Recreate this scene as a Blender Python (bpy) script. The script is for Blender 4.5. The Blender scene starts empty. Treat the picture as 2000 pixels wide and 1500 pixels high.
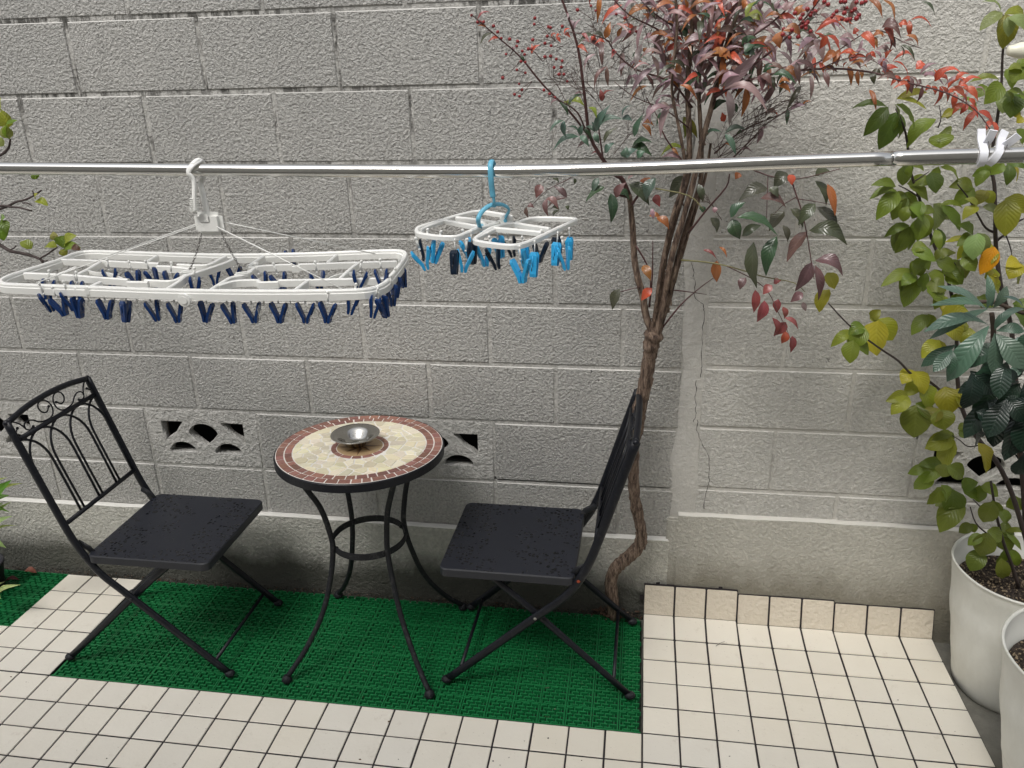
import bpy, bmesh, math, random
from mathutils import Vector, Matrix
R = math.radians
random.seed(7)
scene = bpy.context.scene
col = scene.collection

# ------------------------------------------------------------------ camera
FPX = 1569.94
CAM = Vector((-0.053, -1.7337, 1.6939))
ROT = Matrix.Rotation(0.1623, 3, 'Z') @ Matrix.Rotation(1.2004, 3, 'X') @ Matrix.Rotation(-0.0251, 3, 'Z')
cd = bpy.data.cameras.new('camera'); cam = bpy.data.objects.new('camera', cd); col.objects.link(cam)
cd.sensor_width = 36; cd.lens = FPX / 2000 * 36; cd.clip_end = 300; cd.clip_start = .02
cam.matrix_world = Matrix.Translation(CAM) @ ROT.to_4x4()
scene.camera = cam

# ------------------------------------------------------------------ sky, sun, exposure
world = bpy.data.worlds.new('World'); scene.world = world; world.use_nodes = True
wn = world.node_tree.nodes; wl = world.node_tree.links
bg = wn['Background']; bg.inputs['Strength'].default_value = 0.14
sky = wn.new('ShaderNodeTexSky'); sky.sky_type = 'NISHITA'; sky.sun_disc = False
sky.sun_elevation = R(56); sky.sun_rotation = R(202); sky.air_density = 1.0; sky.dust_density = 4.0
hs = wn.new('ShaderNodeHueSaturation'); hs.inputs['Saturation'].default_value = 0.22
wl.new(sky.outputs[0], hs.inputs['Color']); wl.new(hs.outputs[0], bg.inputs['Color'])
sd = bpy.data.lights.new('sun', 'SUN'); sd.energy = 1.15; sd.angle = R(20); sd.color = (1, .97, .92)
sun = bpy.data.objects.new('sun', sd); col.objects.link(sun)
sun.rotation_euler = (R(34), 0, R(-22))
scene.view_settings.view_transform = 'Standard'; scene.view_settings.look = 'None'
scene.view_settings.gamma = 1; scene.view_settings.use_curve_mapping = False
scene.view_settings.exposure = 0.5

def ray(x, y): return ROT @ Vector(((x - 1000) / FPX, -(y - 750) / FPX, -1))
def at(x, y, Y):
    d = ray(x, y); return CAM + d * ((Y - CAM.y) / d.y)
def atz(x, y, z):
    d = ray(x, y); return CAM + d * ((z - CAM.z) / d.z)
def mpp(P): return (ROT.transposed() @ (P - CAM)).z / -FPX      # metres seen by one photo pixel

# ------------------------------------------------------------------ materials
def mat(name, base, rough=.6, metal=0, spec=.5, attr=None):
    m = bpy.data.materials.new(name); m.use_nodes = True
    b = m.node_tree.nodes['Principled BSDF']
    b.inputs['Base Color'].default_value = (*base, 1); b.inputs['Roughness'].default_value = rough
    b.inputs['Metallic'].default_value = metal; b.inputs['Specular IOR Level'].default_value = spec
    return m
class N:
    """small node helper"""
    def __init__(s, m): s.m = m; s.n = m.node_tree.nodes; s.l = m.node_tree.links; s.b = s.n['Principled BSDF']
    def new(s, t, **k):
        x = s.n.new(t)
        for a, v in k.items(): setattr(x, a, v)
        return x
    def coord(s, scale=(1, 1, 1), out='Object'):
        tc = s.new('ShaderNodeTexCoord'); mp = s.new('ShaderNodeMapping'); mp.inputs['Scale'].default_value = scale
        s.l.new(tc.outputs[out], mp.inputs[0]); return mp.outputs[0]
    def noise(s, vec, scale, detail=3, rough=.55, dist=0):
        x = s.new('ShaderNodeTexNoise'); x.inputs['Scale'].default_value = scale; x.inputs['Detail'].default_value = detail
        x.inputs['Roughness'].default_value = rough; x.inputs['Distortion'].default_value = dist
        s.l.new(vec, x.inputs['Vector']); return x.outputs['Fac']
    def ramp(s, fac, stops):
        x = s.new('ShaderNodeValToRGB'); e = x.color_ramp.elements
        while len(e) < len(stops): e.new(.5)
        for k, (p, c) in enumerate(stops):
            e[k].position = p; e[k].color = (*c, 1) if len(c) == 3 else c
        s.l.new(fac, x.inputs[0]); return x.outputs[0]
    def mix(s, fac, a, b, mode='MIX'):
        x = s.new('ShaderNodeMix', data_type='RGBA', blend_type=mode)
        for i, v in ((0, fac), (6, a), (7, b)):
            if hasattr(v, 'is_linked'): s.l.new(v, x.inputs[i])
            elif i == 0: x.inputs[0].default_value = v
            else: x.inputs[i].default_value = (*v, 1)
        return x.outputs[2]
    def math(s, op, a, b=0, c=None):
        x = s.new('ShaderNodeMath', operation=op)
        for i, v in enumerate([a, b] + ([c] if c is not None else [])):
            if hasattr(v, 'is_linked'): s.l.new(v, x.inputs[i])
            else: x.inputs[i].default_value = v
        return x.outputs[0]
    def bump(s, h, strength, dist):
        x = s.new('ShaderNodeBump'); x.inputs['Strength'].default_value = strength; x.inputs['Distance'].default_value = dist
        s.l.new(h, x.inputs['Height']); s.l.new(x.outputs[0], s.b.inputs['Normal']); return x
    def base(s, c): s.l.new(c, s.b.inputs['Base Color'])
    def rgh(s, c): s.l.new(c, s.b.inputs['Roughness'])

def wall_mat(name, c1, c2, grain=150, strength=1.0, pits=True, tint=True):
    m = mat(name, c1, .85, spec=.35); n = N(m); v = n.coord()
    big = n.noise(v, 2.2, 4, .6); c = n.mix(n.ramp(big, [(.35, (0, 0, 0)), (.7, (1, 1, 1))]), c1, c2)
    sv = n.coord((9, 9, 1.1)); st = n.noise(sv, 2.0, 4, .6)
    c = n.mix(n.math('MULTIPLY', n.ramp(st, [(.52, (0, 0, 0)), (.75, (1, 1, 1))]), .35), c, tuple(x * .72 for x in c1))
    g = n.noise(v, grain * .8, 2.5, .6, .25); g2 = n.noise(v, grain * 2.3, 2, .5, .4)
    c = n.mix(n.ramp(g, [(.36, (1, 1, 1)), (.5, (0, 0, 0))]), c, tuple(x * (1 - .26 * strength) for x in c1))  # grain hollows darkened: relief shade put into the colour
    c = n.mix(n.ramp(g, [(.54, (0, 0, 0)), (.66, (.8, .8, .8))]), c, tuple(min(.85, x * (1 + .16 * strength)) for x in c1))  # grain peaks lightened: highlights put into the colour
    if pits:
        p = n.noise(v, 46, 3, .7); pm = n.ramp(p, [(.275, (1, 1, 1)), (.31, (0, 0, 0))])
        zone = n.ramp(n.noise(v, 3.1, 2), [(.42, (0, 0, 0)), (.6, (1, 1, 1))])
        c = n.mix(n.math('MULTIPLY', pm, n.math('MULTIPLY', zone, .85)), c, (.055, .052, .048))
    if pits:                                             # dark rain runs below the upper courses
        sz = n.new('ShaderNodeSeparateXYZ'); n.l.new(v, sz.inputs[0])
        up = n.ramp(n.math('MULTIPLY', sz.outputs[2], .4), [(.5, (0, 0, 0)), (.76, (1, 1, 1))])
        run = n.ramp(n.noise(n.coord((34, 34, 2.4)), 1.0, 4, .65), [(.60, (0, 0, 0)), (.72, (1, 1, 1))])
        spk = n.ramp(n.noise(v, 60, 3, .7), [(.60, (0, 0, 0)), (.68, (1, 1, 1))])
        c = n.mix(n.math('MULTIPLY', n.math('MULTIPLY', run, up), n.math('ADD', n.math('MULTIPLY', spk, .45), .14)), c, (.07, .067, .06))
    if tint:                                             # the stretch right of the pier was repainted paler and warmer
        sx = n.new('ShaderNodeSeparateXYZ'); n.l.new(v, sx.inputs[0])
        f_ = n.math('ADD', n.math('MULTIPLY', sx.outputs[0], 1.5), n.math('MULTIPLY', n.noise(v, 3.0, 4, .6), .8))
        c = n.mix(1, c, n.ramp(f_, [(.12, (1, 1, 1)), (.72, (1.15, 1.14, 1.11))]), 'MULTIPLY')
    n.base(c)
    h = n.math('ADD', n.math('MULTIPLY', g, 1.0), n.math('MULTIPLY', g2, .35))
    n.bump(h, strength, .015)
    return m
M = {}
M['block'] = wall_mat('painted_block', (.50, .49, .465), (.43, .425, .405))
M['block_warm'] = wall_mat('painted_block_warm', (.50, .49, .465), (.43, .425, .405), 135, .6)
M['plaster'] = wall_mat('smoothed_plaster', (.50, .49, .465), (.45, .44, .415), 90, .3, False)
M['vent'] = wall_mat('vent_block_render', (.49, .48, .455), (.41, .405, .385), 85, .7)
# mortar joints carry black mould
m = wall_mat('mortar', (.47, .46, .435), (.40, .395, .375), 95, .5, False); n = N(m); M['mortar'] = m
v = n.coord((1, 1, .25)); k = n.noise(v, 42, 4, .75)
zn = n.ramp(n.noise(n.coord((1, 1, 6)), 1.4, 3), [(.38, (.1, .1, .1)), (.52, (1, 1, 1))])
old = n.b.inputs['Base Color'].links[0].from_socket
sz = n.new('ShaderNodeSeparateXYZ'); n.l.new(n.coord(), sz.inputs[0])
hi = n.ramp(n.math('MULTIPLY', sz.outputs[2], .4), [(.46, (.28, .28, .28)), (.63, (1, 1, 1))])
n.base(n.mix(n.math('MULTIPLY', n.ramp(k, [(.45, (0, 0, 0)), (.58, (1, 1, 1))]), n.math('MULTIPLY', hi, n.math('MULTIPLY', zn, .9))), old, (.045, .043, .038)))
# footing: bare concrete with damp at its foot
m = wall_mat('footing_concrete', (.52, .51, .465), (.42, .415, .375), 110, .7, False); n = N(m); M['footing'] = m
old = n.b.inputs['Base Color'].links[0].from_socket
sx = n.new('ShaderNodeSeparateXYZ'); n.l.new(n.coord(), sx.inputs[0])
wob = n.math('ADD', sx.outputs[2], n.math('MULTIPLY', n.noise(n.coord((1, 1, .6)), 7, 4, .65), -.16))
n.base(n.mix(n.ramp(wob, [(0.0, (1, 1, 1)), (.09, (0, 0, 0))]), old, (.10, .10, .085)))
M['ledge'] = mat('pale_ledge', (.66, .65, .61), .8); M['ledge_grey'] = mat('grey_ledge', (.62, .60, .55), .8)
M['footing_warm'] = wall_mat('footing_render', (.46, .45, .41), (.38, .37, .335), 110, .5, False)
n = N(M['footing_warm']); old = n.b.inputs['Base Color'].links[0].from_socket
sx = n.new('ShaderNodeSeparateXYZ'); n.l.new(n.coord(), sx.inputs[0])
wob = n.math('ADD', sx.outputs[2], n.math('MULTIPLY', n.noise(n.coord((1, 1, .6)), 6, 5, .7), -.22))
n.base(n.mix(n.ramp(wob, [(0.0, (1, 1, 1)), (.13, (0, 0, 0))]), old, (.25, .235, .19)))
M['void'] = mat('dark_vent_backing', (.03, .027, .022), .95)
M['crack'] = mat('crack_shadow', (.05, .045, .04), .9)
m = mat('ground_concrete', (.2, .195, .17), .85); n = N(m); v = n.coord(); M['ground'] = m
n.base(n.mix(n.noise(v, 28, 5, .7), (.11, .105, .09), (.30, .29, .25))); n.bump(n.noise(v, 160, 4), .7, .003)
# ceramic tiles
def tile_mat(name, c, c2, bumps):
    m = mat(name, c, .42, spec=.45); n = N(m); v = n.coord()
    at_ = n.new('ShaderNodeAttribute', attribute_name='col')
    b = n.mix(n.noise(v, 9, 4, .6), c, c2)
    b = n.mix(.85, b, at_.outputs['Color'], 'MULTIPLY')
    sp = n.ramp(n.noise(v, 210, 2, .5), [(.25, (1, 1, 1)), (.31, (0, 0, 0))])
    b = n.mix(n.math('MULTIPLY', sp, .45), b, (.30, .26, .21))
    dirt = n.ramp(n.noise(v, 16, 5, .75), [(.60, (0, 0, 0)), (.76, (1, 1, 1))])
    b = n.mix(n.math('MULTIPLY', dirt, .36), b, (.44, .37, .28))
    n.base(b); n.rgh(n.ramp(n.noise(v, 12, 3), [(.3, (.34,) * 3), (.7, (.55,) * 3)]))
    n.bump(n.noise(v, 75, 3, .5), bumps, .0016 if bumps < .9 else .006); return m
M['tile'] = tile_mat('cream_tile', (.83, .785, .685), (.76, .71, .61), .35)
M['tile_rough'] = tile_mat('cream_tile_slate', (.72, .65, .54), (.66, .59, .48), 1.0)
M['tile_base'] = mat('tile_base_plastic', (.018, .014, .017), .6)
m = mat('green_mat_plastic', (.012, .16, .05), .42); n = N(m); v = n.coord(); M['mat'] = m
n.base(n.mix(n.noise(v, 5, 4), (.007, .13, .038), (.012, .20, .060)))
M['mat_under'] = mat('green_mat_under', (.002, .012, .005), .8)
# metals
m = mat('steel_pole', (.74, .73, .70), .18, 1.0); n = N(m); v = n.coord((1, 30, 30)); M['steel'] = m
n.rgh(n.ramp(n.noise(v, 3, 3), [(.3, (.12,) * 3), (.8, (.24,) * 3)]))
M['bowl'] = mat('steel_bowl', (.50, .49, .46), .13, 1.0)
def iron_mat(name, c, c2, rough):
    m = mat(name, c, rough, .0, .32); n = N(m); v = n.coord()
    n.base(n.mix(n.ramp(n.noise(v, 60, 4, .7), [(.55, (0, 0, 0)), (.75, (1, 1, 1))]), c, c2)); n.bump(n.noise(v, 300, 2), .25, .001)
    return m
M['iron'] = iron_mat('black_iron', (.007, .008, .012), (.022, .024, .028), .42)
M['iron_worn'] = iron_mat('worn_iron', (.011, .012, .015), (.06, .06, .06), .6)
M['rust'] = mat('rusty_rivet', (.32, .05, .015), .8)
M['rivet'] = mat('zinc_rivet', (.3, .29, .27), .5, .6)
# wet seat: dried film with dark drops
m = mat('wet_seat_paint', (.022, .026, .045), .36); n = N(m); v = n.coord(); M['seat'] = m
vo = n.new('ShaderNodeTexVoronoi'); vo.inputs['Scale'].default_value = 88; vo.inputs['Randomness'].default_value = 1
wv = n.new('ShaderNodeVectorMath', operation='ADD'); nz = n.new('ShaderNodeTexNoise'); nz.inputs['Scale'].default_value = 60
n.l.new(v, nz.inputs['Vector']); sc = n.new('ShaderNodeVectorMath', operation='SCALE'); sc.inputs['Scale'].default_value = .012
n.l.new(nz.outputs['Color'], sc.inputs[0]); n.l.new(v, wv.inputs[0]); n.l.new(sc.outputs[0], wv.inputs[1]); n.l.new(wv.outputs[0], vo.inputs['Vector'])
zone = n.ramp(n.noise(v, 7.5, 3, .6), [(.40, (0, 0, 0)), (.56, (1, 1, 1))])
drop = n.math('MULTIPLY', n.ramp(vo.outputs['Distance'], [(.40, (1, 1, 1)), (.46, (0, 0, 0))]), zone)
pick = n.new('ShaderNodeSeparateColor'); n.l.new(vo.outputs['Color'], pick.inputs[0])
drop = n.math('MULTIPLY', drop, n.math('GREATER_THAN', pick.outputs[0], .42))
n.base(n.mix(drop, (.013, .015, .023), (.001, .002, .004)))
n.rgh(n.mix(drop, (.40, .40, .40), (.12, .12, .12))); n.bump(drop, .4, .001)
M['seat_edge'] = mat('seat_edge_paint', (.018, .020, .026), .5)
# table mosaic
def stone(name, c, c2, rough=.35):
    m = mat(name, c, rough); n = N(m); at_ = n.new('ShaderNodeAttribute', attribute_name='col')
    n.base(n.mix(1, n.mix(n.noise(n.coord(), 60, 4, .7), c, c2), at_.outputs['Color'], 'MULTIPLY')); return m
M['stone_red'] = stone('red_stone', (.23, .10, .078), (.33, .17, .135), .45)
M['stone_cream'] = stone('cream_stone', (.88, .80, .60), (.80, .74, .60), .32)
M['stone_tan'] = stone('tan_stone', (.42, .28, .15), (.5, .36, .2))
M['stone_dark'] = stone('dark_stone', (.09, .045, .03), (.14, .07, .045))
M['grout'] = mat('white_grout', (.86, .83, .78), .8)
# plastics
def plastic(name, c, rough=.4, sss=0):
    m = mat(name, c, rough); b = m.node_tree.nodes['Principled BSDF']
    if sss: b.inputs['Subsurface Weight'].default_value = sss; b.inputs['Subsurface Radius'].default_value = (.004, .004, .003)
    return m
M['white'] = plastic('white_plastic', (.82, .82, .79), .4)
M['white_clip'] = plastic('white_clip_plastic', (.84, .85, .90), .42)
M['navy'] = plastic('navy_plastic', (.007, .034, .135), .26)
M['dark_navy'] = plastic('dark_navy_plastic', (.006, .016, .035), .28)
M['blue'] = plastic('sky_blue_plastic', (.035, .38, .72), .32)
M['blue_pale'] = plastic('faded_blue_plastic', (.13, .42, .58), .42)
M['cream_plastic'] = plastic('cream_cap_plastic', (.78, .76, .62), .35)
M['wire'] = mat('spring_wire', (.10, .09, .085), .4, .8)
m = mat('clear_plastic', (.85, .85, .8), .15); b = m.node_tree.nodes['Principled BSDF']; b.inputs['Alpha'].default_value = .2; M['clear'] = m
m = mat('pot_plastic', (.60, .60, .54), .5); n = N(m); v = n.coord(); M['pot'] = m
n.base(n.mix(n.ramp(n.noise(n.coord((1, 1, .5)), 6, 5, .65), [(.35, (0, 0, 0)), (.7, (1, 1, 1))]), (.74, .74, .69), (.58, .575, .515)))
M['pot_in'] = mat('pot_inside', (.66, .66, .61), .6)
M['black_pot'] = mat('black_pot_plastic', (.012, .012, .016), .5)
m = mat('potting_soil', (.05, .035, .025), .95); n = N(m); v = n.coord(); M['soil'] = m
n.base(n.ramp(n.noise(v, 130, 3, .8), [(.42, (.018, .012, .009)), (.60, (.06, .042, .03)), (.70, (.34, .27, .18))])); n.bump(n.noise(v, 90, 4, .7), 1, .012)
M['grit'] = mat('soil_grit', (.26, .2, .13), .9)
m = mat('nandina_bark', (.12, .07, .05), .85); n = N(m); M['bark'] = m
k = n.noise(n.coord((9, 9, 1.6)), 15, 5, .72, .25)
n.base(n.ramp(k, [(.36, (.035, .022, .017)), (.5, (.15, .10, .072)), (.62, (.29, .215, .16))])); n.bump(k, .9, .008)
M['red_stem'] = mat('red_stem', (.075, .03, .028), .55)
M['green_stem'] = mat('green_stem', (.16, .15, .06), .55)
M['panicle'] = mat('dry_panicle', (.085, .055, .045), .7)
M['cherry_bark'] = mat('cherry_bark', (.045, .032, .028), .6)
M['loquat_bark'] = mat('loquat_bark', (.06, .042, .03), .8)
M['twig'] = mat('dark_twig', (.05, .035, .032), .75)
M['berry'] = mat('red_berry', (.24, .018, .020), .28)

def leaf_mat(name, rough, vein, vstr, k, ang, bump=.5, trans=.25, spec=.5):
    m = mat(name, (.1, .2, .05), rough, spec=spec); n = N(m)
    a = n.new('ShaderNodeAttribute', attribute_name='col')
    uv = n.new('ShaderNodeUVMap', uv_map='UVMap'); s = n.new('ShaderNodeSeparateXYZ'); n.l.new(uv.outputs[0], s.inputs[0])
    av = n.math('ABSOLUTE', s.outputs[1])
    ph = n.math('SUBTRACT', n.math('MULTIPLY', s.outputs[0], k), n.math('MULTIPLY', av, ang))
    w = n.math('ABSOLUTE', n.math('SINE', n.math('MULTIPLY', ph, math.pi)))
    side = n.ramp(w, [(0.0, (1, 1, 1)), (.30, (0, 0, 0))])
    mid = n.ramp(av, [(0.0, (1, 1, 1)), (.10, (0, 0, 0))])
    vm = n.math('MAXIMUM', n.math('MULTIPLY', side, .75), mid)
    mot = n.noise(n.coord(), 30, 3, .6)
    c = n.mix(n.math('MULTIPLY', mot, .35), a.outputs['Color'], (.02, .02, .01), 'MIX')
    c = n.mix(n.math('MULTIPLY', vm, vstr), c, vein, 'ADD'); n.base(c)
    h = n.math('SUBTRACT', w, n.math('MULTIPLY', mid, .8)); n.bump(h, bump, .004)
    # thin leaf: some light comes through
    out = n.n['Material Output']; tr = n.new('ShaderNodeBsdfTranslucent'); mx = n.new('ShaderNodeMixShader'); mx.inputs[0].default_value = trans
    n.l.new(n.mix(.5, c, (.25, .30, .04), 'ADD') if trans > .3 else c, tr.inputs['Color']); n.l.new(n.b.outputs[0], mx.inputs[1]); n.l.new(tr.outputs[0], mx.inputs[2]); n.l.new(mx.outputs[0], out.inputs['Surface'])
    return m
M['nandina_leaf'] = leaf_mat('nandina_leaf', .27, (.05, .035, .03), .5, 9, 2.2, .2, .2, .8)
M['cherry_leaf'] = leaf_mat('cherry_leaf', .36, (.07, .08, .03), .30, 8, 3.0, .26, .34)
M['loquat_leaf'] = leaf_mat('loquat_leaf', .33, (.03, .05, .032), .26, 11, 1.6, .22, .1, .6)
M['pale_leaf'] = leaf_mat('pale_leaf', .35, (.05, .05, .02), .5, 5, 2.0, .3, .35)
M['dead_leaf'] = leaf_mat('dead_leaf', .6, (.02, .01, .01), .5, 7, 2.0, .4, .1)

# ------------------------------------------------------------------ mesh builder
class MB:
    def __init__(s): s.v = []; s.f = []; s.mi = []; s.c = []; s.uv = []; s.sm = []
    def add(s, vs, fs, mi=0, c=(1, 1, 1), uvs=None, smooth=True):
        b = len(s.v); s.v += [tuple(p) for p in vs]
        for i, f in enumerate(fs):
            s.f.append([b + q for q in f]); s.mi.append(mi); s.c.append(c); s.sm.append(smooth)
            s.uv.append([uvs[q] for q in f] if uvs else None)
        return s
    def box(s, c, d, mi=0, rot=None, bev=0, col=(1, 1, 1), smooth=False):
        x, y, z = d[0] / 2, d[1] / 2, d[2] / 2; c = Vector(c)
        if not bev:
            vs = [Vector((a * x, b * y, e * z)) for a in (-1, 1) for b in (-1, 1) for e in (-1, 1)]
            fs = [(0, 1, 3, 2), (4, 6, 7, 5), (0, 4, 5, 1), (2, 3, 7, 6), (0, 2, 6, 4), (1, 5, 7, 3)]
        else:
            bm = bmesh.new(); bmesh.ops.create_cube(bm, size=1)
            for q in bm.verts: q.co = Vector((q.co.x * 2 * x, q.co.y * 2 * y, q.co.z * 2 * z))
            bmesh.ops.bevel(bm, geom=bm.edges[:], offset=bev, segments=2, affect='EDGES')
            bm.verts.index_update(); vs = [q.co.copy() for q in bm.verts]; fs = [[q.index for q in f.verts] for f in bm.faces]; bm.free()
        if rot is not None: vs = [rot @ q for q in vs]
        return s.add([c + q for q in vs], fs, mi, col, smooth=smooth)
    def tube(s, pts, rad, n=8, mi=0, cap=True, closed=False, flat=None, c=(1, 1, 1), wob=0):
        pts = [Vector(p) for p in pts]
        if not hasattr(rad, '__len__'): rad = [rad] * len(pts)
        rings = []; up = None; L = len(pts)
        for i, p in enumerate(pts):
            if closed: t = pts[(i + 1) % L] - pts[i - 1]
            else: t = pts[min(i + 1, L - 1)] - pts[max(i - 1, 0)]
            if t.length < 1e-9: t = Vector((0, 0, 1))
            t.normalize()
            if up is None:
                up = Vector((0, 0, 1)) if abs(t.z) < .9 else Vector((0, 1, 0))
                if flat is not None: up = Vector(flat)
            a = t.cross(up)
            if a.length < 1e-6: a = t.orthogonal()
            a.normalize(); b = a.cross(t).normalized(); up = b
            fa, fb = (1, 1) if flat is None else (rad[i][1], rad[i][0]) if hasattr(rad[i], '__len__') else (1, 1)
            ring = []
            for k in range(n):
                th = 2 * math.pi * k / n
                w = 1 + (random.uniform(-wob, wob) if wob else 0)
                if hasattr(rad[i], '__len__'): ring.append(p + a * math.cos(th) * rad[i][0] * w + b * math.sin(th) * rad[i][1] * w)
                else: ring.append(p + (a * math.cos(th) + b * math.sin(th)) * rad[i] * w)
            rings.append(ring)
        vs = [q for r in rings for q in r]; fs = []
        for i in range(L if closed else L - 1):
            j = (i + 1) % L
            for k in range(n):
                fs.append((i * n + k, i * n + (k + 1) % n, j * n + (k + 1) % n, j * n + k))
        if cap and not closed: fs += [tuple(range(n))[::-1], tuple(range((L - 1) * n, L * n))]
        return s.add(vs, fs, mi, c)
    def sweep(s, pts, sec, closed=False, mi=0, up=(0, 0, 1)):
        """sweep a section [(side, up)...] along a path, section upright"""
        pts = [Vector(p) for p in pts]; L = len(pts); up = Vector(up); vs = []; n = len(sec)
        for i, p in enumerate(pts):
            if closed: t0 = (pts[i] - pts[i - 1]); t1 = (pts[(i + 1) % L] - pts[i])
            else: t0 = pts[i] - pts[max(i - 1, 0)]; t1 = pts[min(i + 1, L - 1)] - pts[i]
            if t0.length < 1e-9: t0 = t1
            if t1.length < 1e-9: t1 = t0
            t0 = t0.normalized(); t1 = t1.normalized(); t = (t0 + t1).normalized(); a = t.cross(up).normalized()
            k = 1 / max(.5, math.sqrt(max(.05, (1 + t0.dot(t1)) / 2)))
            vs += [p + a * q[0] * k + up * q[1] for q in sec]
        fs = []
        for i in range(L if closed else L - 1):
            j = (i + 1) % L
            for k in range(n): fs.append((i * n + k, i * n + (k + 1) % n, j * n + (k + 1) % n, j * n + k))
        if not closed: fs += [tuple(range(n))[::-1], tuple(range((L - 1) * n, L * n))]
        return s.add(vs, fs, mi, smooth=False)
    def lathe(s, c, prof, n=64, mi=0, closed=False, wob=None):
        c = Vector(c); vs = []; L = len(prof)
        for (r, z) in prof:
            for k in range(n):
                a = 2 * math.pi * k / n; rr = r + (wob(a, z) if wob else 0)
                vs.append(c + Vector((rr * math.cos(a), rr * math.sin(a), z)))
        fs = []
        for i in range(L - 1):
            for k in range(n): fs.append((i * n + k, i * n + (k + 1) % n, (i + 1) * n + (k + 1) % n, (i + 1) * n + k))
        return s.add(vs, fs, mi)
    def prism(s, poly, h0, h1, mi=0, X=Matrix.Identity(4), c=(1, 1, 1), bev=0, smooth=False):
        n = len(poly)
        if bev:
            cx = sum(p[0] for p in poly) / n; cy = sum(p[1] for p in poly) / n
            def ins(p):
                d = math.hypot(p[0] - cx, p[1] - cy) or 1; k = max(.2, 1 - bev / d); return (cx + (p[0] - cx) * k, cy + (p[1] - cy) * k)
            q = [ins(p) for p in poly]
            vs = [X @ Vector((*p, h0)) for p in poly] + [X @ Vector((*p, h1 - bev)) for p in poly] + [X @ Vector((*p, h1)) for p in q]
            fs = [tuple(range(n))[::-1], tuple(range(2 * n, 3 * n))]
            for o in (0, n): fs += [(o + i, o + (i + 1) % n, o + n + (i + 1) % n, o + n + i) for i in range(n)]
        else:
            vs = [X @ Vector((*p, h0)) for p in poly] + [X @ Vector((*p, h1)) for p in poly]
            fs = [tuple(range(n))[::-1], tuple(range(n, 2 * n))] + [(i, (i + 1) % n, n + (i + 1) % n, n + i) for i in range(n)]
        return s.add(vs, fs, mi, c, smooth=smooth)
    def sphere(s, c, r, n=8, m=6, mi=0, sz=(1, 1, 1), cc=(1, 1, 1)):
        c = Vector(c); vs = [c + Vector((0, 0, r * sz[2]))]
        for i in range(1, m):
            a = math.pi * i / m
            for k in range(n):
                b = 2 * math.pi * k / n; vs.append(c + Vector((r * sz[0] * math.sin(a) * math.cos(b), r * sz[1] * math.sin(a) * math.sin(b), r * sz[2] * math.cos(a))))
        vs.append(c - Vector((0, 0, r * sz[2]))); fs = []
        for k in range(n): fs.append((0, 1 + k, 1 + (k + 1) % n))
        for i in range(m - 2):
            for k in range(n): a = 1 + i * n; fs.append((a + k, a + n + k, a + n + (k + 1) % n, a + (k + 1) % n))
        a = 1 + (m - 2) * n
        for k in range(n): fs.append((a + k, len(vs) - 1, a + (k + 1) % n))
        return s.add(vs, fs, mi, cc)
    def build(s, name, mats, parent=None, local=False):
        me = bpy.data.meshes.new(name); me.from_pydata(s.v, [], s.f)
        for m_ in (mats if isinstance(mats, (list, tuple)) else [mats]): me.materials.append(m_)
        for i, p in enumerate(me.polygons): p.material_index = s.mi[i]; p.use_smooth = s.sm[i]
        ca = me.color_attributes.new('col', 'FLOAT_COLOR', 'CORNER'); k = 0; buf = []
        for f, c in zip(s.f, s.c): buf += [c[0], c[1], c[2], 1.0] * len(f)
        ca.data.foreach_set('color', buf)
        if any(u is not None for u in s.uv):
            ul = me.uv_layers.new(name='UVMap'); ub = []
            for f, u in zip(s.f, s.uv):
                for q in (u or [(0, 0)] * len(f)): ub += [q[0], q[1]]
            ul.data.foreach_set('uv', ub)
        me.update(); o = bpy.data.objects.new(name, me); col.objects.link(o)
        if parent is not None:
            o.parent = parent
            if not local: o.matrix_parent_inverse = Matrix.Translation(-parent.location)
        return o

def catmull(pts, n=6, closed=False):
    pts = [Vector(p) for p in pts]; L = len(pts); out = []
    rng = range(L) if closed else range(L - 1)
    for i in rng:
        p1, p2 = pts[i], pts[(i + 1) % L]
        p0 = pts[i - 1] if (i > 0 or closed) else p1 * 2 - p2
        p3 = pts[(i + 2) % L] if (i + 2 < L or closed) else p2 * 2 - p1
        for k in range(n):
            t = k / n
            out.append(.5 * ((2 * p1) + (p2 - p0) * t + (2 * p0 - 5 * p1 + 4 * p2 - p3) * t * t + (3 * p1 - p0 - 3 * p2 + p3) * t ** 3))
    if not closed: out.append(pts[-1])
    return out
def lerp_list(v, n):
    out = []
    for i in range(len(v) - 1): out += [v[i] + (v[i + 1] - v[i]) * k / n for k in range(n)]
    return out + [v[-1]]

def tag(o, label=None, cat=None, group=None, kind=None):
    if label: o['label'] = label
    if cat: o['category'] = cat
    if group: o['group'] = group
    if kind: o['kind'] = kind
    return o
def empty(name, loc, label, cat, group=None, rz=0):
    o = bpy.data.objects.new(name, None); col.objects.link(o); o.location = loc; o.rotation_euler.z = rz; o.empty_display_size = .05
    return tag(o, label, cat, group)
def copy_tree(o, parent=None, group=None):
    c = o.copy(); col.objects.link(c); c.parent = parent
    if parent is not None: c.matrix_parent_inverse = o.matrix_parent_inverse.copy()
    for ch in list(o.children): copy_tree(ch, c)
    return c

# ================================================================== SETTING
g = MB(); g.box((0, 0, -.08), (60, 60, .1)); tag(g.build('ground', M['ground']), kind='structure')

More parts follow.
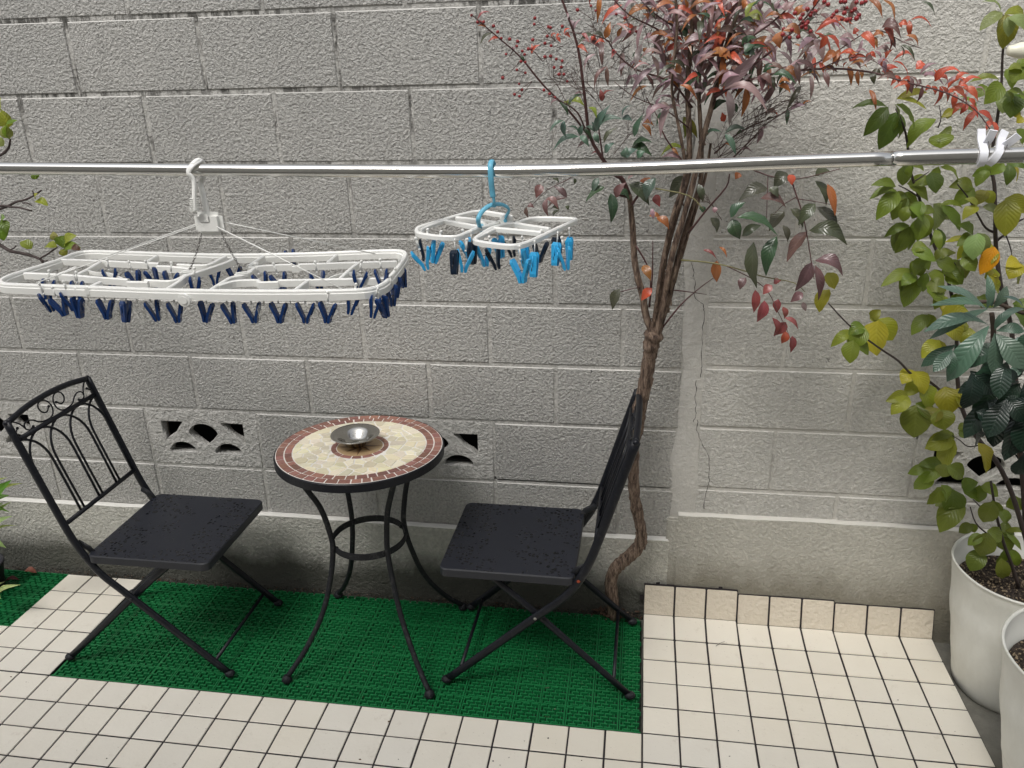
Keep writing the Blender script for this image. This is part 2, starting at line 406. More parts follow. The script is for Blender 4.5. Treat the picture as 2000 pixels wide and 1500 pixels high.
# ---- block wall
WY = .55
wall = empty('block_wall', (-.5, WY, 0), 'long grey painted concrete block wall running behind the table and chairs', 'wall')
rows = [(2.262, 2.062), (2.062, 1.862), (1.862, 1.660), (1.660, 1.460), (1.460, 1.250), (1.250, 1.048), (1.048, .858), (.858, .664), (.664, .455)]
XL0, XLE, XR0, XR1 = -4.091, .088, .142, 2.97
blk = MB(); mor = MB()
pass; mor.box(((XL0 + XR1) / 2, WY + .056, 1.06), (XR1 - XL0, .1, .02))          # keeps the core closed low down
rng = random.Random(3)
def slab(x0, x1, z0, z1, mi, hj=.005, rec=0):
    """one block face: bevelled edges, tiny random setback"""
    if x1 - x0 < .02: return
    d = rng.uniform(-.0008, .0012) + rec; b = .0035
    def e(): return rng.uniform(-.0012, .0012)
    X0, X1, Z0, Z1 = x0 + hj + e(), x1 - hj + e(), z0 + hj + e(), z1 - hj + e()
    y0 = WY + d; y1 = WY + .0045
    vs = [(X0, y1, Z0), (X1, y1, Z0), (X1, y1, Z1), (X0, y1, Z1), (X0 + b, y0, Z0 + b), (X1 - b, y0, Z0 + b), (X1 - b, y0, Z1 - b), (X0 + b, y0, Z1 - b)]
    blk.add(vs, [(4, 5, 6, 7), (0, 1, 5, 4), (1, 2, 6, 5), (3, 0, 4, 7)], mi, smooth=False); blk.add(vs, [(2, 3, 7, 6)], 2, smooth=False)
vents = []
for ri, (zt, zb) in enumerate(rows):
    odd = (ri % 2 == 0)                                  # rows A-B, C-D ... have odd half-block joints
    zt_ = zt; zb_ = zb
    x = XL0 if not odd else XL0 + .2
    xs = [XL0]
    k = -13
    us = [u for u in range(-13, 9) if (u % 2 != 0) == odd]
    js = [u * .2 - 1.491 for u in us if XL0 < u * .2 - 1.491 < XLE - .03]
    edges = [XL0] + js + [XLE]
    for a, b in zip(edges, edges[1:]):
        if ri == 8 and any(abs(a - (u * .2 - 1.491)) < .01 for u in (-9, -5, -1, 3)): vents.append((a, b, zb_, zt_)); continue
        slab(a, b, zb_, zt_, 0)
    dz = .012 if ri >= 5 else 0
    zt_r = zt + (.012 if ri >= 6 else .004 if ri == 5 else 0); zb_r = zb + (.012 if ri >= 5 else 0)
    us = [u for u in range(-3, 13) if (u % 2 != 0) == odd]
    js = [u * .2 + .5701 for u in us if XR0 + .03 < u * .2 + .5701 < XR1 - .02]
    edges = [XR0] + js + [XR1]
    for a, b in zip(edges, edges[1:]):
        if ri == 8 and any(abs(a - (u * .2 + .5701)) < .01 for u in (1, 5)): vents.append((a, b, zb_r, zt_r)); continue
        slab(a, b, zb_r, zt_r, 1, .004)
# part row above the footing
for a, b in zip([-4.091 + i * .4 for i in range(11)], [-4.091 + (i + 1) * .4 for i in range(11)]):
    b = min(b, XLE); slab(a, b, .280, .455, 0)
for a, b in zip([XR0, .57, .97, 1.37, 1.77, 2.17, 2.57], [.57, .97, 1.37, 1.77, 2.17, 2.57, 2.97]): slab(a, b, .374, .467, 1, .004)
M['edge'] = wall_mat('block_edge_highlight', (.55, .54, .515), (.40, .39, .37), 40, .3, False); blk.build('block_face', [M['block'], M['block_warm'], M['edge']], wall)  # top bevels paler: a highlight line put into the colour
# mortar / core boxes, leaving the vent openings free
core = MB()
def cb(x0, x1, z0, z1, mi=0): core.box(((x0 + x1) / 2, WY + .0032 + .05, (z0 + z1) / 2), (x1 - x0, .1, z1 - z0), mi)
core_rows = [(.664 + .012, 2.262)]
cb(XL0, .12, .662, 2.262); cb(.12, XR1, .674, 2.262, 1); cb(XL0, .12, -.1, .457); cb(.12, XR1, -.1, .469, 1)
lx = sorted([(a, b) for a, b, _, _ in vents]); cur = XL0
for a, b in lx: cb(cur, a + .006, .457 if a < 0 else .469, .662); cur = b - .006
cb(cur, XR1, .469, .662, 1); cb(.12, .76, .662, .674, 1)
core.build('mortar', [M['mortar'], M['plaster']], wall)
# plastered pier between the two stretches of wall
pl = MB(); nz = 60; vs = []; 
for i in range(nz + 1):
    z = .31 + (2.262 - .31) * i / nz; w = .012 * math.sin(z * 9) + .006 * math.sin(z * 31) + rng.uniform(-.004, .004); w2 = .004 * math.sin(z * 17) + rng.uniform(-.003, .003)
    vs += [(XLE - .018 + w, WY + .0042, z), (XLE - .004 + w * .6, WY - .0012, z), (XR0 + .002 + w2, WY - .0010, z), (XR0 + .012 + w2, WY + .0042, z)]
fs = [(4 * i + k, 4 * i + k + 1, 4 * i + k + 5, 4 * i + k + 4) for i in range(nz) for k in range(3)]
pl.add(vs, fs); pl.build('plaster_pier', M['plaster'], wall)
# cracks: thin open lines
cr = MB()
def crack(pts):
    P = []
    for i in range(len(pts) - 1):
        for k in range(5):
            t = k / 5; P.append((pts[i][0] + (pts[i + 1][0] - pts[i][0]) * t + rng.uniform(-1.6, 1.6), pts[i][1] + (pts[i + 1][1] - pts[i][1]) * t))
    P.append(pts[-1]); vs = []
    for i, p in enumerate(P):
        q = at(p[0], p[1], WY - .0024); w = rng.uniform(.0003, .0012); vs += [q + Vector((-w, 0, 0)), q + Vector((w, 0, 0))]
    cr.add(vs, [(2 * i, 2 * i + 1, 2 * i + 3, 2 * i + 2) for i in range(len(P) - 1)], smooth=False)
crack([(1350, 512), (1355, 527), (1353, 539), (1358, 548), (1356, 581), (1373, 595), (1376, 608), (1371, 659), (1370, 716), (1368, 737)])
crack([(1360, 743), (1358, 782), (1360, 807), (1354, 824)])
crack([(1362, 820), (1361, 841), (1373, 871), (1386, 896), (1385, 940), (1381, 952), (1375, 994)])
cr.build('crack', M['crack'], wall)
# footing
ft = MB()
def footing(x0, x1, zt, mi, yf):
    nx = max(2, int((x1 - x0) / .05)); vs = []
    for i in range(nx + 1):
        x = x0 + (x1 - x0) * i / nx; j = rng.uniform(-.0015, .0015); zz = zt + .004 * math.sin(x * 3.1) + rng.uniform(-.0012, .0012)
        vs += [(x, yf - .004 + j, -.1), (x, yf + j, zz - .003), (x, yf + .003 + j, zz), (x, WY + .009, zz + .001)]
    ft.add(vs, [(4 * i + k, 4 * i + k + 1, 4 * i + k + 5, 4 * i + k + 4)[::-1] for i in range(nx) for k in range(1)] + [(0, 1, 2, 3), (4 * nx + 3, 4 * nx + 2, 4 * nx + 1, 4 * nx)], mi, smooth=False)
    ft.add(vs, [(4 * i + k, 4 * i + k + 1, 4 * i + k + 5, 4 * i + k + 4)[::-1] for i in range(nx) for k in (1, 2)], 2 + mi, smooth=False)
footing(XL0, .073, .282, 0, WY - .018); footing(.098, XR1, .377, 1, WY - .018)
# rough transition where the two footings meet
ft.box((.088, WY + .0, .13), (.05, .032, .46), 1, bev=.006)
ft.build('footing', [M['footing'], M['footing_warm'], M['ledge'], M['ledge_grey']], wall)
# vent blocks with their fan openings
def vent(a, b, z0, z1, mt):
    w = b - a - .010; h = z1 - z0 - .010
    cu = bpy.data.curves.new('vent_outline', 'CURVE'); cu.dimensions = '2D'; cu.fill_mode = 'BOTH'; cu.extrude = .014; cu.bevel_depth = .0025; cu.offset = 0.0; cu.resolution_u = 1
    def loop(pts):
        sp = cu.splines.new('POLY'); sp.points.add(len(pts) - 1)
        for i, (x, y) in enumerate(pts): sp.points[i].co = (x, y, 0, 1)
        sp.use_cyclic_u = True
    def arc(cx, cy, r, a0, a1, n=10, ry=None):
        ry = ry or r; return [(cx + r * math.cos(R(a0 + (a1 - a0) * k / n)), cy + ry * math.sin(R(a0 + (a1 - a0) * k / n))) for k in range(n + 1)]
    loop([(-w / 2, -h / 2), (w / 2, -h / 2), (w / 2, h / 2), (-w / 2, h / 2)])
    # two half-moons at the bottom
    for cx in (-.083, .083): loop(arc(cx, -.058, .052, 0, 180, 12, .042))
    # central fan between the big scallops
    loop(arc(0, .010, .056, 8, 172, 12, .044) + [(-.036, -.006), (-.014, -.024), (0, -.036), (.014, -.024), (.036, -.006)])
    # corner pieces
    for s_ in (-1, 1):
        p = [(s_ * .150, .060), (s_ * .150, -.034)] + [(s_ * x, y) for x, y in [(.140, -.016), (.126, -.002), (.108, .008), (.094, .020), (.082, .037), (.064, .060)]]
        loop(p)
    ob = bpy.data.objects.new('tmp', cu); dg = None
    col.objects.link(ob); dg = bpy.context.evaluated_depsgraph_get(); me = bpy.data.meshes.new_from_object(ob.evaluated_get(dg))
    col.objects.unlink(ob); bpy.data.objects.remove(ob)
    me.name = 'vent_block'; me.materials.clear(); me.materials.append(mt)
    X = Matrix.Translation(((a + b) / 2, WY + .0170, (z0 + z1) / 2)) @ Matrix.Rotation(R(90), 4, 'X')
    me.transform(X); o = bpy.data.objects.new('vent_block', me); col.objects.link(o); o.parent = wall; o.matrix_parent_inverse = Matrix.Translation(-wall.location)
for (a, b, z0, z1) in vents: vent(a, b, z0, z1, M['vent'])
cv = MB()
for (a, b, z0, z1) in vents:
    ca, cb_, c0, c1 = a + .012, b - .012, z0 + .012, z1 - .006; ya, yb_ = WY + .033, WY + .099
    vs = [(x, y, z) for x in (ca, cb_) for y in (ya, yb_) for z in (c0, c1)]
    cv.add(vs, [(0, 1, 3, 2), (4, 6, 7, 5), (0, 2, 6, 4), (1, 5, 7, 3)] + ([(2, 3, 7, 6)] if False else []), smooth=False)
cv.build('cavity_lining', mat('cavity_lining', (.26, .22, .17), .95), wall)
# dark backing added behind the openings, their shade put into its colour
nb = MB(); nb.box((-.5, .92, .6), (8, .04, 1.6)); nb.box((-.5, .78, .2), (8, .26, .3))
tag(nb.build('vent_backing', M['void']), kind='structure')

# ---- unseen house wall added behind camera to shade the patio, shows in steel
hw = MB(); hw.box((-.5, -2.75, 2.2), (11, .1, 4.5))
M['house'] = mat('unseen_house_render', (.46, .44, .40), .8)
tag(hw.build('unseen_house_wall', M['house']), kind='structure')

# ---- tile paving
tl = MB()
PAN = {}
def tile_slab(x, y, zt=0, mi=0):
    key = (int(math.floor((x + .001) / .3)), int(math.floor((y + .004) / .3)))
    if key not in PAN: PAN[key] = (rng.uniform(.93, 1.02), rng.uniform(-.03, .03))
    c = rng.uniform(.965, 1.025) * PAN[key][0]; w = rng.uniform(-.01, .01) + PAN[key][1]; cc = (c * (1 + w * .4), c, c * (1 - w * .9))
    s_ = .0475; b = .0016; x += rng.uniform(-.0004, .0004); y += rng.uniform(-.0004, .0004)
    dz = rng.uniform(-.0004, .0004)
    vs = [(x - s_, y - s_, -.013), (x + s_, y - s_, -.013), (x + s_, y + s_, -.013), (x - s_, y + s_, -.013),
          (x - s_, y - s_, zt - b), (x + s_, y - s_, zt - b), (x + s_, y + s_, zt - b), (x - s_, y + s_, zt - b),
          (x - s_ + b, y - s_ + b, zt + dz), (x + s_ - b, y - s_ + b, zt + dz), (x + s_ - b, y + s_ - b, zt + dz), (x - s_ + b, y + s_ - b, zt + dz)]
    tl.add(vs, [(8, 9, 10, 11), (0, 1, 5, 4), (1, 2, 6, 5), (2, 3, 7, 6), (3, 0, 4, 7), (4, 5, 9, 8), (5, 6, 10, 9), (6, 7, 11, 10), (7, 4, 8, 11)], mi, cc, smooth=False)
bs = MB()
for cx in range(-33, 9):
    for ry in range(-16, 5):
        x = cx * .1 + .05; y = ry * .1 + .05                # ry = 0 is the row y 0 .. .1
        if ry >= 0:
            ok = (0 <= cx <= 8 and ry <= 2) or (-21 <= cx <= -19) or (cx < -21 and ry <= 1)
            if cx == -18 or not ok: continue
        tile_slab(x, y - .0015 if cx < 0 and ry < 0 else y)
for (x0, x1, y0, y1) in [(-3.3, .9, -1.6, 0), (0, .9, 0, .3), (-2.1, -1.8, 0, .5), (-3.3, -2.1, 0, .2)]:
    bs.box(((x0 + x1) / 2, (y0 + y1) / 2, -.0145), (x1 - x0 - .001, y1 - y0 - .001, .0235), 1)
tl2 = tl; tl2.add(bs.v, bs.f, 1, smooth=False)
tag(tl2.build('tile_paving', [M['tile'], M['tile_base']]), kind='structure')

# ---- three deck panels whose last row leans on the wall
def deck_panel(x0, zb, yb, zt, yt, label):
    o = empty('deck_panel', (x0 + .15, .4, 0), label, 'floor tile', 'tile panels bent up against the wall')
    t = MB(); base = MB()
    prof = [(.3, 0), (.4, 0), (yb, zb), (yt, zt)]
    for r_ in range(3):
        (ya, za), (yc, zc) = prof[r_], prof[r_ + 1]
        d = Vector((0, yc - ya, zc - za)).normalized(); nrm = Vector((0, -d.z, d.y)); L = math.hypot(yc - ya, zc - za)
        rot = Matrix(((1, 0, 0), (0, d.y, nrm.y), (0, d.z, nrm.z)))
        for k in range(3):
            mid = Vector((x0 + .05 + k * .1, (ya + yc) / 2, (za + zc) / 2)) - nrm * .006
            c = rng.uniform(.96, 1.02)
            mid = mid - d * (.0018 if r_ == 2 else 0) + (d * .0012 if r_ == 1 else Vector((0, 0, 0)))
            t.box(mid, (.0940, L - (.0045 if r_ == 0 else .0020), .012), 1 if r_ == 2 else 0, rot, bev=.0016, col=(c, c, c))
        base.box(Vector((x0 + .15, (ya + yc) / 2, (za + zc) / 2)) - nrm * .010, (.298, L, .014), 0, rot)
        if r_ == 2:
            for k in range(2 if x0 > .5 else 3):
                p = Vector((x0 + .045 + k * .1, yc, zc)) - nrm * .014 + d * .004; base.box(p, (.016, .014, .008), 0, rot, bev=.002)
            if x0 < .1: base.box(Vector((x0 - .006, (ya + yc) / 2 , (za + zc) / 2)) - nrm * .014, (.014, .016, .008), 0, rot, bev=.002)
    t.build('tile', [M['tile'], M['tile_rough']], o); base.build('plastic_base', M['tile_base'], o)
deck_panel(0, .018, .497, .118, .519, 'cream tile panel bent up against the wall beside the green mat, the tallest')
deck_panel(.3, .008, .499, .103, .524, 'cream tile panel bent up against the wall, middle one of three')
deck_panel(.6, .003, .500, .095, .524, 'cream tile panel bent up against the wall nearest the white pots')

# ---- green mats
def green_mat(x0, x1, y0, y1, label):
    o = MB(); P = .0125; zt = -.002
    nx = int(round((x1 - x0) / P)); ny = int(round((y1 - y0) / P))
    base = MB()
    o.box(((x0 + x1) / 2, (y0 + y1) / 2, -.020), (x1 - x0, y1 - y0, .008), 1)
    def b(xa, xb, ya, yb, zt_, zb_=-.016):
        o.box(((xa + xb) / 2, (ya + yb) / 2, (zt_ + zb_) / 2), (xb - xa, yb - ya, zt_ - zb_), 0)
    for i in range(nx):
        X = x0 + i * P; seamx = (i % 6 == 0)
        for j in range(ny):
            Y = y0 + j * P
            if seamx: continue
            ph = (i % 6 + j * 2) % 4
            # raised dash, two cells long, staggered row by row
            if (i + j) % 2 == 0: b(X - .004, X + P + .001, Y + .0042, Y + .0083, zt + rng.uniform(-.0006, .0006))
            else: b(X + .0048, X + P - .0048, Y, Y + P, zt - .0045)
        if seamx:                                            # rib between the 75 mm fields
            b(X + .002, X + .006, y0, y1, zt - (.001 if i % 24 else .004)); b(X + .0085, X + .0115, y0, y1, zt - .0015)
    for j in range(0, ny + 1, 6):
        Y = y0 + j * P; b(x0, x1, Y - .0018, Y + .0012, zt - (.0005 if j % 12 else .003))
    b(x0, x1, y0 - .002, y0 + .003, zt - .002)
    m_ = o.build('plastic_mat', [M['mat'], M['mat_under']]); tag(m_, label, 'floor mat')
green_mat(-1.797, -.004, .003, .503, 'long green basket-weave plastic mat under the table and chairs')
green_mat(-2.9, -2.104, .203, .503, 'small green plastic mat at the far left beyond the cream tiles')

# ---- litter along the foot of the wall and round the trunk
lt = MB()
for i in range(1500):
    x = rng.uniform(-2.6, .0) if rng.random() < .72 else rng.gauss(-.1, .035); y = rng.uniform(.500, .534) if rng.random() < .8 or x < -.5 else rng.uniform(.47, .53)
    r_ = rng.uniform(.0012, .0045); c = random.choice([(.04, .025, .018), (.09, .05, .03), (.02, .015, .012), (.16, .12, .09)])
    lt.sphere((x, y, -.004 + rng.uniform(-.012, .004)), r_, 4, 3, 0, (1, rng.uniform(.3, 1), .5), c)
for i in range(60):
    x = rng.gauss(-.1, .03); a = rng.uniform(0, 6.28); y = rng.uniform(.475, .53)
    lt.box((x, y, .004 + rng.uniform(0, .012)), (rng.uniform(.01, .022), .006, .001), 0, Matrix.Rotation(a, 3, 'Z') @ Matrix.Rotation(rng.uniform(-.5, .5), 3, 'X'), col=(.07, .04, .025))
for i in range(70):
    x = rng.uniform(-2.2, .85); y = rng.uniform(-.45, -.02) if x < 0 else rng.uniform(-.45, .38)
    lt.sphere((x, y, .0012), rng.uniform(.0008, .0024), 5, 3, 0, (rng.uniform(.7, 2.0), rng.uniform(.6, 1.2), .5), rng.choice([(.03, .02, .015), (.12, .07, .04), (.06, .05, .04)]))
for i in range(160):
    x = rng.uniform(-1.78, -.02); y = rng.uniform(.02, .49)
    lt.sphere((x, y, .0), rng.uniform(.0006, .0018), 4, 3, 0, (rng.uniform(.7, 2.0), 1, .5), rng.choice([(.05, .03, .02), (.25, .22, .17), (.10, .07, .04)]))
m = mat('litter_bits', (.1, .1, .1), .9); n = N(m); a_ = n.new('ShaderNodeAttribute', attribute_name='col'); n.base(a_.outputs['Color']); M['litter'] = m
tag(lt.build('leaf_litter', m), 'dark leaf litter and grit along the foot of the wall', None, kind='stuff')

# ================================================================== CHAIRS
def rounded_rect(x0, x1, y0, y1, r, n=6):
    P = []
    for cx, cy, a in ((x1 - r, y1 - r, 0), (x0 + r, y1 - r, 90), (x0 + r, y0 + r, 180), (x1 - r, y0 + r, 270)):
        P += [(cx + r * math.cos(R(a + 90 * k / n)), cy + r * math.sin(R(a + 90 * k / n))) for k in range(n + 1)]
    return P
def make_chair(label, loc, rz):
    c = empty('folding_chair', loc, label, 'chair', 'black folding bistro chairs', rz)
    I = M['iron']; W_ = .175
    s = MB(); s.prism(rounded_rect(.015, .395, -.187, .187, .022), .384, .409, 0, bev=.0035)
    o = s.build('seat', [M['seat'], M['seat_edge']], c, True)
    for p in o.data.polygons:
        if p.normal.z < .8: p.material_index = 1
    # back: plane through (x,z) = (-.04,.50) rising to (-.13,.83)
    def bp(y, h, off=0): return Vector((-.040 - h * .290 + off * .957, y, .500 + h * .957 + off * .29))
    for sy in (-1, 1):
        y = sy * W_
        pts = catmull([bp(y, .335), bp(y, .2), bp(y, 0), Vector((-.018, y, .44)), Vector((.004, y, .395)), Vector((.045, y, .335)), Vector((.125, y, .262)), Vector((.245, y, .150)), Vector((.392, y, .014))], 5)
        f = MB(); f.sweep(pts, [(-.0055, -.0115), (.0055, -.0115), (.0075, 0), (.0055, .0115), (-.0055, .0115), (-.0075, 0)], up=(0, 1, 0)) if False else f.tube(pts, [(.0125, .0075)] * len(pts), 10, flat=(0, 1, 0))
        leg = f.build('back_post', I, c, True)
        r = MB(); X = Matrix.Translation((.004, y - sy * .0, .397)) @ Matrix.Rotation(R(90), 4, 'X')
        r.sphere((.004, y + sy * .008, .397), .0048, 8, 6, 0, (1, .5, 1)); r.build('rivet', M['rust'], leg, True)
        y2 = sy * (W_ - .017)
        p2 = [Vector((.262, y2, .383)), Vector((.2, y2, .330)), Vector((.125, y2, .262)), Vector((-.142, y2 + sy * .01, .014))]
        f = MB(); f.tube(catmull(p2, 4), [(.0105, .007)] * (4 * 3 + 1), 10, flat=(0, 1, 0)); leg2 = f.build('seat_leg', I, c, True)
        r = MB()
        for yy in (y - sy * .009, y + sy * .008): r.sphere((.125, yy, .262), .005, 8, 6, 0, (1, .5, 1))
        r.build('rivet', M['rivet'], leg2, True)
        for (fx, fy, pr) in ((.395, y, leg), (-.145, y2 + sy * .01, leg2)):
            f = MB(); f.sphere((fx, fy, .0125), .014, 12, 8, 0, (1.15, 1, .85)); f.build('rubber_foot', M['iron_worn'], pr, True)
        # hinge bracket
        f = MB(); f.tube([(-.02, y2 + .004 * sy, .437), (.01, y2 + .004 * sy, .418), (.03, y2, .386)], [(.011, .004)] * 3, 8, flat=(0, 1, 0)); f.sphere((-.018, y2 + .006 * sy, .435), .006, 8, 6); f.build('hinge', M['iron_worn'], c, True)
    f = MB(); f.tube([(.352, -W_, .052), (.352, W_, .052)], .0055, 8); f.build('crossbar', I, c, True)
    f = MB(); f.tube([(-.098, -W_ + .02, .055), (-.098, W_ - .02, .055)], .0055, 8); f.build('crossbar', I, c, True)
    f = MB(); f.tube([(.24, -W_ + .02, .372), (.24, W_ - .02, .372)], .006, 8); f.build('seat_support', I, c, True)
    f = MB()
    f.tube(catmull([bp(-W_, .333), bp(-.09, .3465), bp(0, .351), bp(.09, .3465), bp(W_, .333)], 5), .0088, 10)
    f.sphere(bp(-W_, .333), .0098, 10, 8); f.sphere(bp(W_, .333), .0098, 10, 8); f.build('top_rail', I, c, True)
    for h in (0, .278): f = MB(); f.tube([bp(-W_, h), bp(W_, h)], .0072, 10); f.build('back_rail', I, c, True)
    f = MB()
    for k in range(-2, 3):
        a = k * .0875
        for s_ in (-1, 1):
            if abs(a + s_ * .01) > W_: continue
            e = a + s_ * .078
            P = [bp(a, .276, .001 * s_)]
            for q in range(1, 9):
                th = R(90 * q / 8); P.append(bp(a + (e - a) * math.sin(th) ** 1.15, .176 + .100 * math.cos(th) ** .9 if q < 8 else .176, .002 * s_))
            P += [bp(e, .09, .002 * s_), bp(e, .002, .001 * s_)]
            f.tube(P, .0038, 6)
    f.build('arch_bars', I, c, True)
    S1 = [(.022, .317), (.035, .306), (.050, .309), (.058, .322), (.054, .336), (.040, .342), (.024, .338), (.013, .324), (.012, .306), (.023, .290), (.045, .285), (.070, .290), (.089, .304), (.108, .311), (.124, .306), (.127, .293), (.115, .285), (.101, .289)]
    S3 = [(.127, .295), (.137, .313), (.150, .325), (.164, .332)]; S4 = [(.152, .307), (.160, .300), (.170, .301), (.176, .309)]
    f = MB()
    for s_ in (-1, 1):
        for S_ in (S1, S3, S4):
            P = catmull([bp(s_ * a - (.006 * s_ if S_ is S1 and a < .06 else 0), b, .0012 * s_) for a, b in S_], 4); f.tube(P, .0023, 6)
        for a, b in ((.022, .317), (.101, .289), (.152, .307)): f.sphere(bp(s_ * a - (.006 * s_ if a < .06 else 0), b), .0042, 8, 6)
    f.build('scrollwork', I, c, True)
    return c
ch = make_chair('black iron folding chair facing right, on the left of the table', (-1.632, .238, 0), 0)
ch2 = copy_tree(ch); ch2.location = (-.180, .294, 0); ch2.rotation_euler.z = math.pi - R(.5)
for lg in ch.children:                                   # only the right chair has lost the paint on its hinge rivets
    for q in lg.children:
        if q.name.startswith('rivet'): q.material_slots[0].link = 'OBJECT'; q.material_slots[0].material = M['iron_worn']
ch2['label'] = 'black iron folding chair facing left, between the table and the tree trunk'

# ================================================================== TABLE
TC = Vector((-.833, .277, 0)); TZ = .691; TR = .243
table = empty('bistro_table', TC, 'round mosaic topped bistro table on four curved black legs', 'table')
prof = [(.205, .672), (.168, .60), (.137, .53), (.119, .44), (.117, .39), (.131, .31), (.170, .19), (.236, .085), (.306, .010)]
angs = [math.atan2(.059 - .277, -1.068 + .833), math.atan2(.075 - .277, -.627 + .833), math.atan2(.48 - .277, -.602 + .833), math.atan2(.489 - .277, -1.047 + .833)]
for a in angs:
    pts = catmull([TC + Vector((r * math.cos(a), r * math.sin(a), z)) for r, z in prof], 5)
    f = MB(); f.tube(pts, .0082, 10); L = f.build('leg', M['iron_worn'], table)
    f = MB(); e = pts[-1]; f.lathe((e.x, e.y, 0), [(0, -.002), (.014, -.002), (.016, .002), (.014, .010), (.009, .018), (0, .02)], 16); f.build('rubber_foot', M['iron_worn'], L)
f = MB(); ring = [TC + Vector((.110 * math.cos(t * math.pi / 32), .110 * math.sin(t * math.pi / 32), .388)) for t in range(64)]
f.sweep(ring, [(-.0022, -.010), (.0022, -.010), (.0022, .010), (-.0022, .010)], True)
for a in angs: f.sphere(TC + Vector((.105 * math.cos(a), .105 * math.sin(a), .388)), .006, 8, 6)
f.build('ring_brace', M['iron_worn'], table)
TX = Matrix.Translation(TC + Vector((0, 0, TZ))) @ Matrix.Rotation(R(-1.5), 4, 'X') @ Matrix.Rotation(R(.25), 4, 'Y')
def circle(r, n=96): return [(r * math.cos(2 * math.pi * k / n), r * math.sin(2 * math.pi * k / n)) for k in range(n)]
f = MB(); f.prism(circle(TR), -.024, .0002, 0, TX, bev=.002, smooth=False)
rimo = f.build('table_rim', M['iron'], table)
f = MB(); f.prism(circle(TR - .0048), -.004, .0006, 0, TX); top = f.build('mosaic_top', M['grout'], table)
def clipr(poly, r0=None, r1=None): return poly
mo = MB()
def sector(r0, r1, a0, a1, mi, jit, cc):
    g_ = .0021; n_ = 3; P = []
    for k in range(n_ + 1): a = a0 + g_ / r1 + (a1 - a0 - 2 * g_ / r1) * k / n_; P.append(((r1 - g_) * math.cos(a + jit), (r1 - g_) * math.sin(a + jit)))
    for k in range(n_ + 1): a = a1 - g_ / r0 - (a1 - a0 - 2 * g_ / r0) * k / n_; P.append(((r0 + g_) * math.cos(a), (r0 + g_) * math.sin(a)))
    mo.prism(P, 0, .0022 + rng.uniform(0, .0004), mi, TX, cc, bev=.0004)
def ringt(r0, r1, cnt, mi, ph):
    e = [ph + 2 * math.pi * k / cnt + rng.uniform(-.02, .02) for k in range(cnt)]; e.append(e[0] + 2 * math.pi)
    for k in range(cnt):
        c = rng.uniform(.75, 1.3); sector(r0, r1, e[k], e[k + 1], mi, rng.uniform(-.006, .006), (c, c * rng.uniform(.93, 1.05), c * rng.uniform(.9, 1.05)))
ringt(.2135, .2380, 46, 0, 0); ringt(.1905, .2140, 42, 0, .05)
# crazed cream stones: Voronoi pieces between the rings
pts = []; tries = 0
while len(pts) < 100 and tries < 60000:
    tries += 1; r = math.sqrt(rng.uniform(.088 ** 2, .186 ** 2)); a = rng.uniform(0, 6.2832); p = (r * math.cos(a), r * math.sin(a))
    if all((p[0] - q[0]) ** 2 + (p[1] - q[1]) ** 2 > .0195 ** 2 for q in pts): pts.append(p)
def half(poly, nx_, ny_, d):
    out = []
    for i in range(len(poly)):
        a, b = poly[i], poly[(i + 1) % len(poly)]; da = a[0] * nx_ + a[1] * ny_ - d; db = b[0] * nx_ + b[1] * ny_ - d
        if da <= 0: out.append(a)
        if da * db < 0: t = da / (da - db); out.append((a[0] + (b[0] - a[0]) * t, a[1] + (b[1] - a[1]) * t))
    return out
inner = [(.0865 * math.cos(t * .1963), .0865 * math.sin(t * .1963)) for t in range(32)]
for i, p in enumerate(pts):
    poly = [(p[0] - .04, p[1] - .04), (p[0] + .04, p[1] - .04), (p[0] + .04, p[1] + .04), (p[0] - .04, p[1] + .04)]
    gp = rng.uniform(.0013, .0034)
    for q in pts + inner:
        if q is p or q == p: continue
        dx, dy = q[0] - p[0], q[1] - p[1]; L = math.hypot(dx, dy)
        if L > .09: continue
        mx_, my_ = (p[0] + q[0]) / 2, (p[1] + q[1]) / 2
        if q in inner: mx_, my_ = q
        poly = half(poly, dx / L, dy / L, (mx_ * dx + my_ * dy) / L - gp)
        if len(poly) < 3: break
    for t in range(48):
        a = t * math.pi / 24; poly = half(poly, math.cos(a), math.sin(a), .1892) if len(poly) > 2 else poly
    if len(poly) > 2:
        c = rng.uniform(.8, 1.12); mo.prism(poly, 0, .002 + rng.uniform(0, .0005), 1, TX, (c, c * rng.uniform(.97, 1.03), c * rng.uniform(.88, 1.05)), bev=.0004)
ringt(.0665, .0845, 15, 0, .1)
mo.prism(circle(.0655, 48), 0, .0016, 2, TX)
for k in range(8):
    a = k * math.pi / 4 + .2; r1 = .063 if k % 2 == 0 else .048
    for s_ in (-1, 1):
        b = a + s_ * math.pi / 8
        mo.prism([(0, 0), (r1 * math.cos(a), r1 * math.sin(a)), (.020 * math.cos(b), .020 * math.sin(b))][::s_], .001, .0022, 3 if s_ > 0 else 2, TX, (1, 1, 1) if s_ > 0 else (.7, .6, .5))
mo.build('mosaic_stone', [M['stone_red'], M['stone_cream'], M['stone_tan'], M['stone_dark']], top)
# steel bowl used as an ashtray
BL = TX @ Vector((-.014, .008, .0024))
f = MB()
pr = [(0, .0008), (.020, .0008), (.025, .0), (.027, .001), (.030, .004), (.038, .014), (.047, .024), (.058, .0315), (.0695, .0345), (.0708, .0355), (.0700, .0365), (.056, .0335), (.044, .0250), (.034, .0130), (.028, .0050), (.018, .0035), (.012, .0032), (.005, .0042), (.0, .0050)]
f.lathe(BL, pr, 72)
tag(f.build('ashtray_bowl', M['bowl']), 'shallow flared stainless steel bowl in the middle of the mosaic table top', 'bowl')

